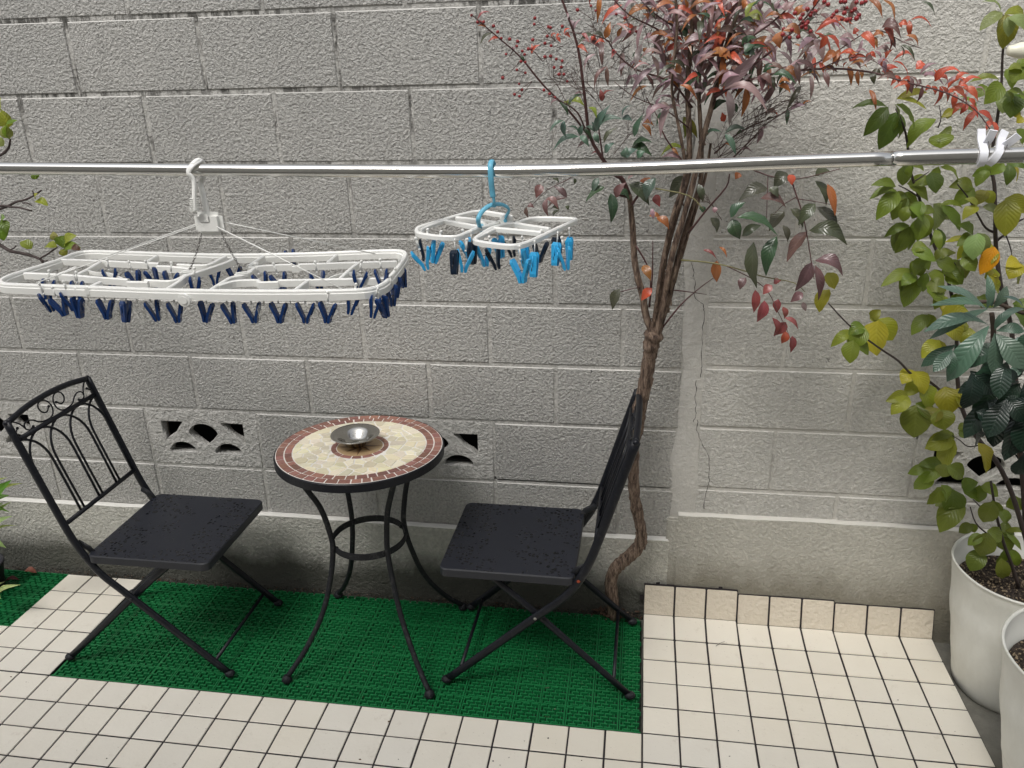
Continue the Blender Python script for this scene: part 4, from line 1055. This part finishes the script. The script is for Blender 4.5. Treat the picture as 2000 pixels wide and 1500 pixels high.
S([(1560, 140), (1620, 110), (1680, 70), (1720, 60), (1760, 80), (1800, 95)], [.22, .14], 1.5, .7); S([(1600, 136), (1640, 118), (1690, 112), (1740, 140)], [.2, .14], 1.3, .6)
S([(1380, 330), (1430, 318), (1500, 343), (1555, 350), (1640, 330)], [.33, .22], 2, .8); S([(1545, 350), (1555, 380), (1568, 420), (1578, 470), (1586, 520), (1590, 545)], [.26, .2], 1.6, .8)
S([(1500, 343), (1498, 400), (1497, 440)], [.28, .24], 1, .6); S([(1555, 385), (1530, 400), (1510, 420)], .25, 1, .6); S([(1555, 388), (1600, 395), (1625, 400)], .24, 1, .5)
S([(1330, 508), (1380, 512), (1430, 522), (1490, 540), (1550, 552), (1572, 570)], [.35, .24], 1.8, .7, 1); S([(1420, 520), (1470, 545), (1500, 570), (1520, 610), (1535, 640), (1545, 665)], [.3, .22], 1.1, .5)
S([(1290, 645), (1330, 595), (1370, 560), (1398, 540)], [.38, .42], 2, .6); S([(1300, 565), (1345, 570), (1380, 575)], [.37, .42], 1.5, .6)
S([(1345, 455), (1380, 410), (1418, 366), (1425, 340)], [.34, .28], 2.2, 1.2); S([(1280, 368), (1345, 382), (1375, 410)], [.3, .27], 1.6, .8, 1)
S([(1242, 480), (1260, 510), (1270, 540), (1268, 600)], .36, 2, 1); S([(1268, 600), (1274, 540), (1275, 470)], [.37, .36], 2, .8)
S([(1150, 320), (1110, 350), (1070, 370), (1040, 400)], [.32, .3], 1.2, .5); S([(1212, 600 - 30), (1250, 560)], .36, 1, .6)
S([(1430, 310), (1470, 270), (1500, 240), (1560, 200)], [.36, .4], 1.8, .8); S([(1395, 300), (1450, 255), (1520, 225), (1590, 195)], [.35, .42], 1.8, .6)
b.build('branch', [M['red_stem'], M['green_stem']], nan)
# bare flower panicles: fine forked twigs
b = MB()
def panicle(p, d, L, depth, r_):
    q = p + d * L; q.y = min(q.y, .53); b.tube([p, (p + q) / 2 + Vector((random.uniform(-1, 1), random.uniform(-1, 1), random.uniform(-1, 1))) * L * .05, q], [r_, r_ * .85, r_ * .7], 4, cap=False)
    if depth == 0: return
    for k in range(random.choice([2, 3, 3])):
        dd = (d + Vector((random.uniform(-.8, .8), random.uniform(-.35, .35), random.uniform(-.7, .7)))).normalized()
        panicle(p.lerp(q, random.uniform(.45, 1)), dd, L * random.uniform(.5, .8), depth - 1, r_ * .72)
EXTRA = [(random.uniform(1385, 1450), random.uniform(230, 335), 0, 0, random.uniform(.3, .42)) for _ in range(9)]
EXTRA = [(a, b_, a + random.uniform(30, 130), b_ - random.uniform(10, 90), Y) for a, b_, _, _, Y in EXTRA] + [(random.uniform(1180, 1420), random.uniform(40, 210), 0, 0, random.uniform(.28, .4)) for _ in range(0)]
for _ in range(9): a, b_ = random.uniform(1150, 1400), random.uniform(60, 230); EXTRA.append((a, b_, a + random.uniform(-70, 40), b_ - random.uniform(40, 110), random.uniform(.28, .4)))
for (x0, y0, x1, y1, Y) in EXTRA + [(1390, 330, 1440, 250, .36), (1395, 320, 1480, 260, .38), (1400, 310, 1500, 225, .38), (1400, 300, 1455, 190, .35), (1440, 260, 1520, 225, .38), (1500, 205, 1570, 190, .36), (1470, 250, 1530, 180, .4),
        (1500, 200, 1560, 160, .33), (1430, 230, 1470, 160, .34), (1180, 220, 1120, 140, .3), (1140, 200, 1100, 120, .28), (1115, 215, 1070, 130, .27), (1200, 120, 1190, 40, .3), (1260, 200, 1230, 90, .3), (1270, 100, 1250, 10, .28), (1240, 260, 1270, 190, .34), (1300, 120, 1290, 20, .3), (1390, 100, 1420, 30, .3), (1330, 180, 1300, 90, .3), (1440, 120, 1490, 50, .28), (1550, 70, 1600, 20, .22), (1200, 300, 1250, 240, .36), (1410, 430, 1380, 380, .33), (1170, 200, 1160, 110, .3)]:
    A = at(x0, y0, Y); B_ = at(x1, y1, Y - .02); dd = (B_ - A); L = dd.length * .62; panicle(A, dd.normalized(), L, 3, .0009)
# berry stalks and berries
def bl(txt, ox_, oy_, s_): return [(ox_ + float(a.split(',')[0]) * s_, oy_ + float(a.split(',')[1]) * s_) for a in txt.split()]
left = bl('70,100 110,145 128,143 148,143 213,170 240,208 263,250 318,255 295,352 365,300 370,270 400,333 415,355 420,405 392,400 365,455 420,475 273,507 380,547 398,585 350,615 382,627 468,260 460,318 478,158 482,118 570,175 583,180 563,237 660,172 548,283 588,298 585,367 548,370 622,385 660,397 607,440 654,437 672,483 640,484 693,530 541,587 612,635 578,612 760,65 848,38 878,70 1012,92 1066,62 1068,118 1100,210 995,330 440,318 1143,205', 900, 0, .3)
right = bl('510,85 560,95 590,60 610,100 620,80 640,75 780,75 750,110 845,55 880,75 815,125 870,125 830,85 910,15 945,20 970,10 555,175 580,185 610,205 560,145 590,145 435,190 490,195 430,225 475,245 520,205 910,120 925,100 700,10 835,10 810,10 850,130 580,160 530,240 545,120 900,60 760,95 725,30', 1400, 0, .3)
def berries(pts_, stems, Y, r_, name):
    for (x, y) in pts_:
        f_ = MB(); yy = Y + random.uniform(-.03, .03); p = at(x, y, yy); q = random.uniform(.85, 1.2) * r_; f_.sphere(p, q, 10, 7, cc=(1, 1, 1)); f_.sphere(p + Vector((0, -q * .75, -q * .6)), q * .25, 5, 4, 1)
        sx_, sy_ = min(stems, key=lambda s: (s[0] - x) ** 2 + (s[1] - y) ** 2 + (0 if s[1] > y - 5 else 900)); A = at(sx_, sy_, Y)
        b.tube([A, (A + p) / 2 + Vector((0, 0, random.uniform(-.004, .006))), p], [.0008, .0006, .0005], 4, cap=False)
        f_.build('berry', [M['berry'], M['twig']], nan)
stemsL = [(920 + i * 15, 30 + i * 16) for i in range(14)] + [(1060, 120), (1080, 150), (1085, 80), (1100, 120), (1180, 80), (1200, 60), (1160, 40), (1225, 40), (1215, 80), (1240, 70), (1100, 90)]
stemsR = [(1540, 60), (1560, 40), (1580, 60), (1600, 30), (1640, 50), (1650, 20), (1660, 40), (1680, 10), (1570, 80), (1550, 85), (1620, 0)]
berries(left, stemsL, .25, .0037, 'l'); berries(right, stemsR, .17, .0044, 'r')
b.build('bare_panicle', M['panicle'], nan)
lf = MB()
leaves(lf, '''670,785,575,865,45B 775,885,690,825,45B 770,890,600,980,50B 775,885,835,955,45B 870,860,850,790,40B 880,860,1065,780,60B 870,860,900,935,45B 1050,770,1125,685,45B 1130,890,1190,740,50B
930,930,1020,830,40D 940,1000,1000,930,50B 700,690,655,680,40Y 720,660,805,690,55Y 830,700,885,770,50Y 1110,970,1250,930,75G 1300,1020,1480,990,65Y 1080,1030,1150,970,70B 1150,1030,1200,985,60B
940,250,975,140,50O 1020,240,1055,170,32O 850,260,885,230,40R 940,280,870,290,35R 590,250,620,215,30R 620,240,650,280,30R 670,220,715,190,32R 460,350,520,290,26R 950,430,870,590,36Q 920,660,1000,590,42K
1190,150,1150,330,46P 880,350,800,470,36P 740,190,790,120,30P 1190,340,1215,310,30O 1220,130,1180,90,40O 1230,90,1290,80,50O 1060,70,1180,65,22P 1250,440,1100,620,46P 1240,440,1110,465,32P 1240,430,1360,480,52P
1310,350,1150,410,46P 1380,350,1590,390,56P 1390,350,1440,400,50P 1370,490,1580,530,36P 1430,690,1270,630,32P 1480,590,1270,575,26P 1430,680,1540,700,42P 1360,700,1180,810,62P 1360,700,1270,690,26P 1370,705,1440,715,26P
1590,600,1480,660,42P 1600,590,1720,650,52P 1540,530,1580,590,40P 1425,30,1370,190,56P 1430,10,1450,0,50O 1560,80,1700,20,26P 1590,120,1720,110,26P 1740,130,1900,95,22P 1720,160,1700,240,52P 1750,180,1850,170,22P
1650,310,1745,260,95R 1610,370,1740,400,100O 1590,250,1450,290,62P 1430,480,1410,400,50O 1470,240,1410,180,60G 1450,760,1540,900,60Y 1640,720,1740,660,52G 1800,730,1740,680,52G 1700,790,1700,730,52R 1590,910,1700,860,62B
1720,870,1790,1010,52B 1180,810,1240,890,42O 1870,110,1980,150,52Y 1830,300,1900,230,60G 1850,340,1920,300,60G 1900,280,1990,300,52O 1760,420,1850,490,72P 1700,570,1830,490,52P 1700,580,1850,560,42P 1740,590,1990,680,62P
520,1200,490,1290,70Q 560,1290,570,1410,52Q 690,1290,560,1360,46Q 740,1160,740,1200,30D 600,1160,640,1190,40D 680,1340,700,1370,40D 430,1350,440,1420,42Q 640,1370,600,1420,40D''', 900, 0, .3, .28, .06, wk=.98, dup=.5)
leaves(lf, '''270,150,145,250,52G 310,190,310,385,62G 350,190,435,240,62G 230,90,190,190,42B 340,220,410,120,52Q 430,130,560,270,82D 600,90,540,240,72B 800,80,690,220,82D 530,90,540,130,60O 600,200,630,280,48K 580,290,590,360,26P
610,350,690,430,52O 560,340,640,360,30O 520,660,570,760,52O 580,810,510,890,52R 370,810,320,950,62D 490,60,420,100,52P 880,130,910,250,42D 890,280,920,330,40G 990,280,985,320,30P 960,350,1000,450,66D 1015,540,1065,610,22O
910,560,1000,620,22K 1000,630,1000,770,58O 1150,60,1120,100,42O''', 1100, 320, .3, .33, .03, wk=1.3)
leaves(lf, '''1330,160,1140,245,80D 1090,350,1190,250,72G 1100,360,1150,490,80G 1130,350,1400,470,76G 1165,470,1290,400,52D 1285,225,1450,285,56Q 1340,160,1400,220,52D 1460,60,1370,160,82D 1470,70,1490,140,52R 1640,80,1740,50,72D
1640,110,1710,280,62D 1720,130,1770,340,48O 1440,310,1340,440,86D 1480,290,1560,420,56D 1640,260,1530,400,72D 1650,280,1790,450,62D 1600,435,1850,530,88D 1590,440,1455,640,82Q 1430,400,1460,510,42D 1240,510,1260,810,84D
1390,470,1320,730,82G 1620,640,1510,830,78Q 1640,630,1820,730,78Q 1640,660,1660,890,58Q 1560,840,1480,900,52Q 1370,780,1420,760,45K 1360,790,1300,850,52K 1190,740,1150,820,52Q 1250,820,1240,970,52K 1310,890,1260,1030,66K
1400,880,1390,970,48K 1430,930,1440,1010,38K 1440,1000,1530,1080,32K 1360,1000,1370,1130,62K 1450,1030,1370,1120,62K 1450,1090,1420,1170,48R 1490,1120,1480,1230,48K 1560,900,1580,960,30P''', 1100, 320, .3, .24, .04, wk=1.3, deep=.12)
leaves(lf, '''640,210,890,160,56R 640,215,860,225,30R 720,230,800,340,62R 640,250,690,400,72P 800,250,880,340,46P 780,340,680,420,62O 890,220,930,200,52R 940,230,1030,320,62R 1080,180,1200,250,52Q 1090,190,1150,280,46R 1190,150,1245,165,42R
1260,130,1400,180,36R 1230,230,1310,310,36O 1010,240,1100,240,36O 990,0,1080,120,42O 1080,0,1160,140,48O 700,460,730,570,42Q 860,430,990,460,46O 870,400,980,380,32R 1000,340,980,400,36R 930,460,945,520,26O 1010,470,1025,550,42D
1050,400,1100,480,52P 1080,470,1160,540,52R 1100,380,1150,320,32R 1150,400,1250,510,48R 1200,290,1290,400,26D 1210,520,1230,620,52R 1260,500,1270,610,52Q 1295,450,1365,430,82R 1330,490,1480,560,42P 1360,500,1430,480,32P
1420,530,1520,430,62R 1450,500,1600,480,56R 1550,530,1645,480,48R 1480,560,1610,540,30P 1510,580,1620,640,56R 1600,570,1700,660,62R 1560,600,1620,700,42R 1460,560,1490,690,48R 1400,560,1420,620,42R 1600,670,1530,750,42R
1640,680,1700,770,42R 1700,720,1800,820,54R 1800,790,1810,900,42R 1660,580,1750,640,26P 1080,290,1180,340,36P 830,350,900,370,26R 870,370,1000,390,26P 1030,330,1140,350,30P
310,280,390,400,56Q 200,280,260,250,62G 180,340,250,290,72G 190,110,310,150,52Y 100,430,190,490,82Q 30,560,150,490,62P 50,580,330,730,74P 280,490,360,560,62Q 360,490,520,550,54G 400,560,480,610,62O 370,500,380,590,32D
300,470,390,440,52G 440,470,520,520,46O 520,400,650,500,46Q 600,440,600,490,32D 430,200,550,260,84O 590,340,670,330,22P 140,10,40,40,30P 190,0,170,60,40O 60,250,20,290,90R 20,370,100,400,90O 450,70,520,10,52P
290,0,360,50,46Q 380,60,420,0,42P 520,100,560,30,52O 1640,640,1680,700,36R 1580,560,1640,600,30R 1340,540,1290,580,30Q 1180,490,1130,560,34R''', 1400, 0, .3, .2, .05, wk=1.05, dup=.95)
# smaller leaflets scattered along the branches
cc_ = ['P', 'P', 'Q', 'R', 'O', 'D', 'G', 'K']
for P_ in br:
    for k in range(1, len(P_) - 1):
        q = topx(P_[k])
        if random.random() < (.42 if q[1] < 330 else .0):
            L = random.uniform(.018, .045); d = Vector((random.uniform(-1, 1), random.uniform(-.5, .3), random.uniform(-.8, .5))).normalized()
            T_ = P_[k] + d * L; T_.y = min(T_.y, .53); key = random.choice(cc_ if q[0] < 1560 else ['R', 'R', 'K', 'O', 'Q'])
            leaf(lf, P_[k], T_, L * random.uniform(.26, .36), vary(C_[key]), 'lance', .15, .3)
for i in range(400):                                     # the dense middle of the crown, leaflets deeper in
    x = random.gauss(1410, 105); y = random.uniform(-30, 175); Y = random.uniform(.24, .40)
    B_ = at(x, y, Y); L = random.uniform(.035, .072); d = Vector((random.uniform(-1, 1), random.uniform(-.4, .3), random.uniform(-1, .3))).normalized(); T_ = B_ + d * L; T_.y = min(T_.y, .53)
    leaf(lf, B_, T_, L * random.uniform(.19, .26), vary(C_[random.choice('PPPPQQQDORG')]), 'lance', .18, .3)
lf.build('foliage', M['nandina_leaf'], nan)

# ---- cherry sapling in the pot by the wall
CC = dict(g=(.17, .235, .028), y=(.28, .29, .03), d=(.095, .155, .024), l=(.26, .33, .12), o=(.80, .38, .01), Y=(.40, .37, .025))
ch_ = empty('green_sapling', (1.04, .34, .31), 'yellow-green sapling with toothed oval leaves rising from the white pot by the wall', 'sapling')
b = MB()
def S2(l, Y, r0, r1): seg(b, l, Y, r0 * .72, r1 * .72, 8, 0, .04, 3)
S2([(1990, 1150), (1975, 1100), (1960, 1060), (1945, 1000), (1935, 940)], [.34, .33], 5, 3); S2([(2030, 1140), (2000, 1040), (1975, 960), (1945, 900), (1905, 850), (1880, 800), (1870, 740), (1868, 680)], [.34, .40], 7, 5)
S2([(1868, 680), (1868, 630), (1855, 560), (1845, 530), (1825, 480), (1808, 430), (1795, 385), (1780, 340), (1772, 280), (1766, 250), (1750, 212)], [.40, .34], 5, 2.4)
S2([(2010, 1130), (1995, 900), (1985, 760), (1975, 640), (1955, 560), (1945, 480), (1944, 420), (1942, 360), (1935, 320), (1945, 250), (1955, 180), (1958, 110), (1962, 60), (1958, 28)], [.36, .42], 7, 2)
S2([(1880, 800), (1850, 775), (1815, 745), (1782, 732), (1755, 705), (1725, 685), (1690, 660), (1655, 632), (1618, 592)], [.4, .3], 4, 1.8)
S2([(1944, 455), (1925, 445), (1910, 420), (1890, 385), (1870, 360)], [.4, .33], 3.5, 1.6); S2([(1948, 470), (1965, 455), (1985, 435), (2005, 425)], .4, 3.5, 2)
S2([(1935, 345), (1950, 320), (1965, 290)], .4, 2.5, 1.5); S2([(1795, 385), (1775, 372), (1755, 362)], .34, 2.5, 1.2); S2([(1785, 355), (1800, 345), (1815, 335)], .34, 2.2, 1.2)
S2([(1912, 870), (1890, 872), (1875, 860), (1858, 850)], .36, 2, 1); S2([(1935, 1010), (1915, 990), (1900, 975)], .33, 2.4, 1.2); S2([(1945, 1050), (1925, 1040), (1905, 1020), (1895, 990)], .32, 2.5, 1.5)
S2([(1828, 485), (1850, 500), (1870, 520)], .36, 2.2, 1.4); S2([(1965, 460), (1975, 490), (1978, 530)], .4, 2, 1); S2([(1832, 250), (1838, 230), (1834, 205)], .34, 2, 1)
b.build('stem', M['cherry_bark'], ch_)
lf = MB()
KW = dict(shape='oval', cols=CC, fold=.22, bend=.14, wk=.90, dup=.8)
leaves(lf, '''440,150,255,370,115d 500,190,370,470,150d 500,130,640,330,120g 510,90,730,170,64y 800,240,580,460,145g 835,350,835,460,170g 930,170,840,230,60y 560,590,550,740,112d 500,750,310,740,74g 590,730,740,860,105g
520,790,350,1000,130g 560,800,470,1000,120g 620,590,710,630,62g 760,640,800,800,132d 830,600,970,740,92g 1090,760,930,890,122g 600,830,540,960,102g 700,860,620,990,110g 790,880,780,1080,132l 840,890,980,1080,92g 600,1040,410,1130,72g
600,1050,490,1250,122g 700,960,660,1160,112g 800,1070,830,1230,64g 1060,1150,960,1300,72Y 1120,1100,1080,1300,152l 1240,1200,1130,1410,135o 1330,840,1320,1120,180y 1190,780,1080,900,122y 1120,900,1000,1000,104y 1150,900,1270,960,72l
1200,630,1100,750,102g 1200,560,1150,650,92g 1310,570,1210,660,92g 1340,580,1330,740,92d 1370,570,1400,720,72Y 620,1230,800,1310,102g 700,1280,640,1420,92g 800,1300,940,1370,112g 620,1410,410,1480,92g 640,1420,540,1490,102g
740,1400,860,1490,122g 960,1300,1020,1440,112g 850,1400,1000,1480,102g 1370,1330,1420,1480,152y 1200,1420,1250,1490,102Y 600,900,700,1010,110g 690,930,790,940,90g''', 1620, 170, .26, .33, .05, **KW)
leaves(lf, '''1880,90,1860,320,132y 1860,80,1710,200,92l 1900,110,2010,200,92l 1880,450,1920,580,92g 2000,460,1920,540,132g 1840,520,1640,540,62g 1850,540,1740,680,122g 1880,600,1860,740,102l 1930,620,1910,770,132d 1900,590,2010,640,62g
1700,740,1460,760,54g 1990,760,1950,800,62Y 1950,840,1990,940,82g 1960,440,2030,520,110g 1980,600,2060,680,110g 1760,560,1680,640,80g''', 1400, 0, .3, .36, .05, **KW)
leaves(lf, '''30,205,60,270,60y 40,270,0,360,62Y 350,30,290,120,72d 420,0,380,80,62g 460,30,470,120,44d 370,130,450,150,62g 370,205,240,260,54g 390,230,330,340,82g 380,160,400,220,52g 450,160,530,190,52g 420,260,480,330,82g 500,200,560,250,72g
690,110,640,190,60Y 430,370,360,450,58g 470,330,540,370,72Y 540,290,560,340,52g 480,390,550,470,92Y 470,470,400,540,62Y 200,380,240,350,42y 230,390,225,530,112Y 180,420,130,500,72g 135,470,120,560,72g 135,435,45,495,46y
370,590,410,680,76Y 400,640,430,740,82y 490,650,510,760,96Y 470,740,490,820,88y 350,690,280,760,62y 380,720,370,850,112g 530,690,560,730,52Y 520,830,440,860,38g 545,820,575,850,42g 530,860,490,970,88y 620,870,650,990,78Y
440,980,370,1050,62g 490,960,380,1030,62g 500,960,560,1010,72g 480,1040,420,1110,62g 520,1050,510,1150,92g 550,1090,470,1220,92g 560,1050,620,1090,62g 630,1040,700,1080,62g 680,1100,640,1180,72g 700,1130,730,1190,52g
600,1190,545,1220,44g 660,1220,630,1310,82g 640,1290,590,1370,72g 700,1220,750,1290,72g 710,1320,715,1400,54g 740,1280,775,1350,48g 730,1220,790,1290,24g 790,1090,730,1120,62g 640,1230,580,1270,44g 790,170,740,230,72Y 650,230,700,290,62Y
600,60,540,20,60g 560,330,520,410,60g 500,300,450,350,60g 590,420,570,500,60y 620,300,680,340,50g 760,330,800,420,60d 560,140,610,200,60g''', 1600, 430, .5, .34, .05, **KW)
lf.build('foliage', M['cherry_leaf'], ch_)

# ---- loquat
lo = empty('loquat_plant', (1.03, -.088, .34), 'dark green plant with long ribbed strap leaves at the right edge', 'plant')
b = MB(); seg(b, [(2120, 1260), (2090, 1150), (2040, 1000), (1990, 880), (1965, 800), (1945, 740), (1940, 680), (1940, 640), (1937, 612)], [-.08, .0, .12, .2, .22, .21, .20, .19, .18], 7, 4.5, 10, 0, .06); seg(b, [(1910, 590), (1940, 590), (1975, 603), (2000, 612)], .22, 4, 4)
b.build('stem', M['loquat_bark'], lo)
LC = dict(b=(.11, .19, .14), g=(.055, .12, .075), d=(.008, .028, .018), m=(.025, .065, .038))
lf = MB()
leaves(lf, '''560,250,190,70,66b 560,240,130,460,66b 600,230,700,70,66b 570,360,260,770,136b 330,500,70,660,76g 300,540,160,700,82g 620,420,820,680,136b 670,580,440,840,150g 620,400,830,400,72g 850,430,720,580,76b 830,240,610,320,42b
590,800,490,1060,136m 700,680,610,800,90m 440,700,380,970,136d 830,660,690,750,64b 800,780,620,950,82m 830,850,740,1060,144m 700,900,560,1180,146d 760,1000,680,1350,185d 830,1000,800,1280,156d 430,1040,460,1260,92d 560,920,640,1100,122d
830,1300,760,1450,122d 640,900,600,1250,130d 880,700,900,1000,140d 900,900,880,1250,150d 850,1100,900,1400,150d 700,620,640,900,120d 520,600,470,800,110m 900,400,1000,640,120g 880,500,960,800,130m 860,350,980,300,70b 780,640,880,720,90m 640,520,560,640,90m 480,1000,520,1180,90d 940,700,1050,950,140d''', 1780, 540, .2667, .13, .05, shape='strap', cols=LC, fold=.14, bend=.14, deep=.5, wk=1.05, dup=.95)
lf.build('foliage', M['loquat_leaf'], lo)

# ---- twiggy shrub reaching in from the left
tw = empty('twiggy_shrub', (-2.45, .34, 0), 'dark bare twigs with small yellow-green leaves reaching in from the left edge', 'shrub')
b = MB(); g_ = at(-160, 470, .33)
b.tube(catmull([Vector((-2.45, .34, -.03)), Vector((-2.42, .34, .5)), Vector((-2.40, .33, 1.0)), g_, at(-90, 330, .3), at(-80, 150, .28)], 4), lerp_list([.012, .011, .009, .007, .005, .003], 4), 8)
def S3(l, Y, r0, r1): seg(b, l, Y, r0, r1, 6, 0, .15, 3)
S3([(-160, 470), (-60, 440), (0, 478), (20, 490), (40, 490 + 4), (60, 499), (78, 506), (85, 515)], [.33, .25], 4, 2.2); S3([(76, 506), (90, 498), (102, 490), (112, 483)], .25, 2, 1.4); S3([(20, 488), (28, 484), (31, 480)], .25, 1.5, 1)
S3([(80, 507), (88, 510), (94, 508)], .25, 1.6, .8); S3([(-100, 430), (-40, 412), (0, 402), (20, 404), (40, 406), (62, 412)], [.32, .27], 3, 1.4); S3([(-100, 420), (-30, 415), (10, 405), (30, 395), (50, 390), (66, 382), (80, 372)], [.32, .26], 3, 1.6)
S3([(44, 396), (54, 397), (63, 402)], .26, 1.5, 1); S3([(66, 382), (65, 376), (63, 372)], .26, 1.6, 1); S3([(-90, 330), (-30, 312), (0, 303), (12, 295), (18, 285), (20, 272)], [.3, .26], 3.4, 1.8); S3([(-100, 520), (-50, 500), (-10, 470), (0, 462)], .3, 3, 2)
b.build('twig', M['twig'], tw)
TCc = dict(y=(.30, .34, .035), g=(.13, .22, .02), l=(.42, .44, .14), d=(.10, .03, .02))
lf = MB()
leaves(lf, '20,270,8,245,22l 20,272,34,235,22g 16,250,4,215,26y 12,225,2,190,20y 8,285,-14,270,16l 72,350,64,338,14g 70,350,84,340,12g 70,388,74,378,12y 70,392,94,402,16y 2,428,10,424,16g 4,430,14,455,20g -4,440,8,470,24g 112,470,104,452,16l 112,482,86,484,22y 122,484,128,460,30g 128,480,150,460,22y 126,488,158,484,18g 140,482,158,488,12d 62,486,40,472,20y 118,488,130,500,16y', 0, 0, 1, .25, .02, shape='oval', cols=TCc, fold=.2)
lf.build('foliage', M['pale_leaf'], tw)

# ---- leafy plant in a black pot at the lower left edge
lp = empty('leafy_plant', (-2.24, .33, 0), 'bright green leafy plant at the lower left edge', 'plant')
b = MB(); base = Vector((-2.262, .335, .02))
for (px, py) in ((-20, 980), (-8, 1040), (-12, 1080), (-6, 1160), (-30, 940)):
    tpn = at(px, py, .24); b.tube(catmull([base, base.lerp(tpn, .5) + Vector((-.02, 0, .02)), tpn], 4), lerp_list([.004, .003, .002], 4), 6)
b.build('stem', M['green_stem'], lp)
lf = MB(); GC = dict(g=(.13, .30, .03), l=(.42, .55, .22), y=(.36, .42, .10))
leaves(lf, '-20,985,22,938,34g -20,975,14,932,16y 0,965,44,944,9y -15,1000,6,984,16l -8,1020,22,980,14l -12,1045,24,1008,17l -8,1050,34,1026,8l -14,1060,12,1070,14l -10,1010,18,1000,12g -16,990,18,968,26g -4,1160,10,1136,10l 2,1170,40,1142,14l -2,1160,4,1180,14g -20,960,-2,935,20g -20,1090,-4,1110,16l -24,1020,-2,1030,22g -24,1140,0,1120,18g', 0, 0, 1, .24, .02, shape='lance', cols=GC, fold=.3)
lf.build('foliage', M['pale_leaf'], lp)
bp_ = empty('nursery_pot', (-2.262, .372, 0), 'small black nursery pot on the small green mat at the left edge', 'plant pot')
f = MB(); f.lathe((-2.335, .372, 0), [(0, 0), (.060, 0), (.062, .004), (.076, .10), (.080, .10), (.080, .108), (.074, .108), (.070, .09), (0, .088)], 32); f.build('pot_wall', M['black_pot'], bp_)

# ---- fallen leaves
def fallen(p, ang, L, w, c, label):
    f_ = MB(); d = Vector((math.cos(ang), math.sin(ang), 0)) * L / 2; leaf(f_, p - d + Vector((0, 0, .012)), p + d + Vector((0, 0, .004)), w, c, 'oval', .18, .35, up=(0, 0, 1)); tag(f_.build('fallen_leaf', M['dead_leaf']), label, 'leaf', 'fallen leaves on the small green mat')
fallen(Vector((-2.236, .475, .004)), .2, .046, .030, (.22, .07, .045), 'reddish brown fallen leaf on the green mat close to the wall')
fallen(Vector((-2.262, .418, .006)), .5, .042, .026, (.10, .018, .02), 'dark red fallen leaf behind the bright green leaves')
# thin twig lying on the tiles
f = MB(); f.tube([atz(1398, 1262, .002), atz(1407, 1256, .004), atz(1415, 1253, .002)], .0007, 4); f.tube([atz(1407, 1258, .003), atz(1420, 1256, .003)], .0005, 4)
tag(f.build('dry_stalk', M['twig']), 'thin dry stalk lying on the cream tiles right of the green mat', 'twig')
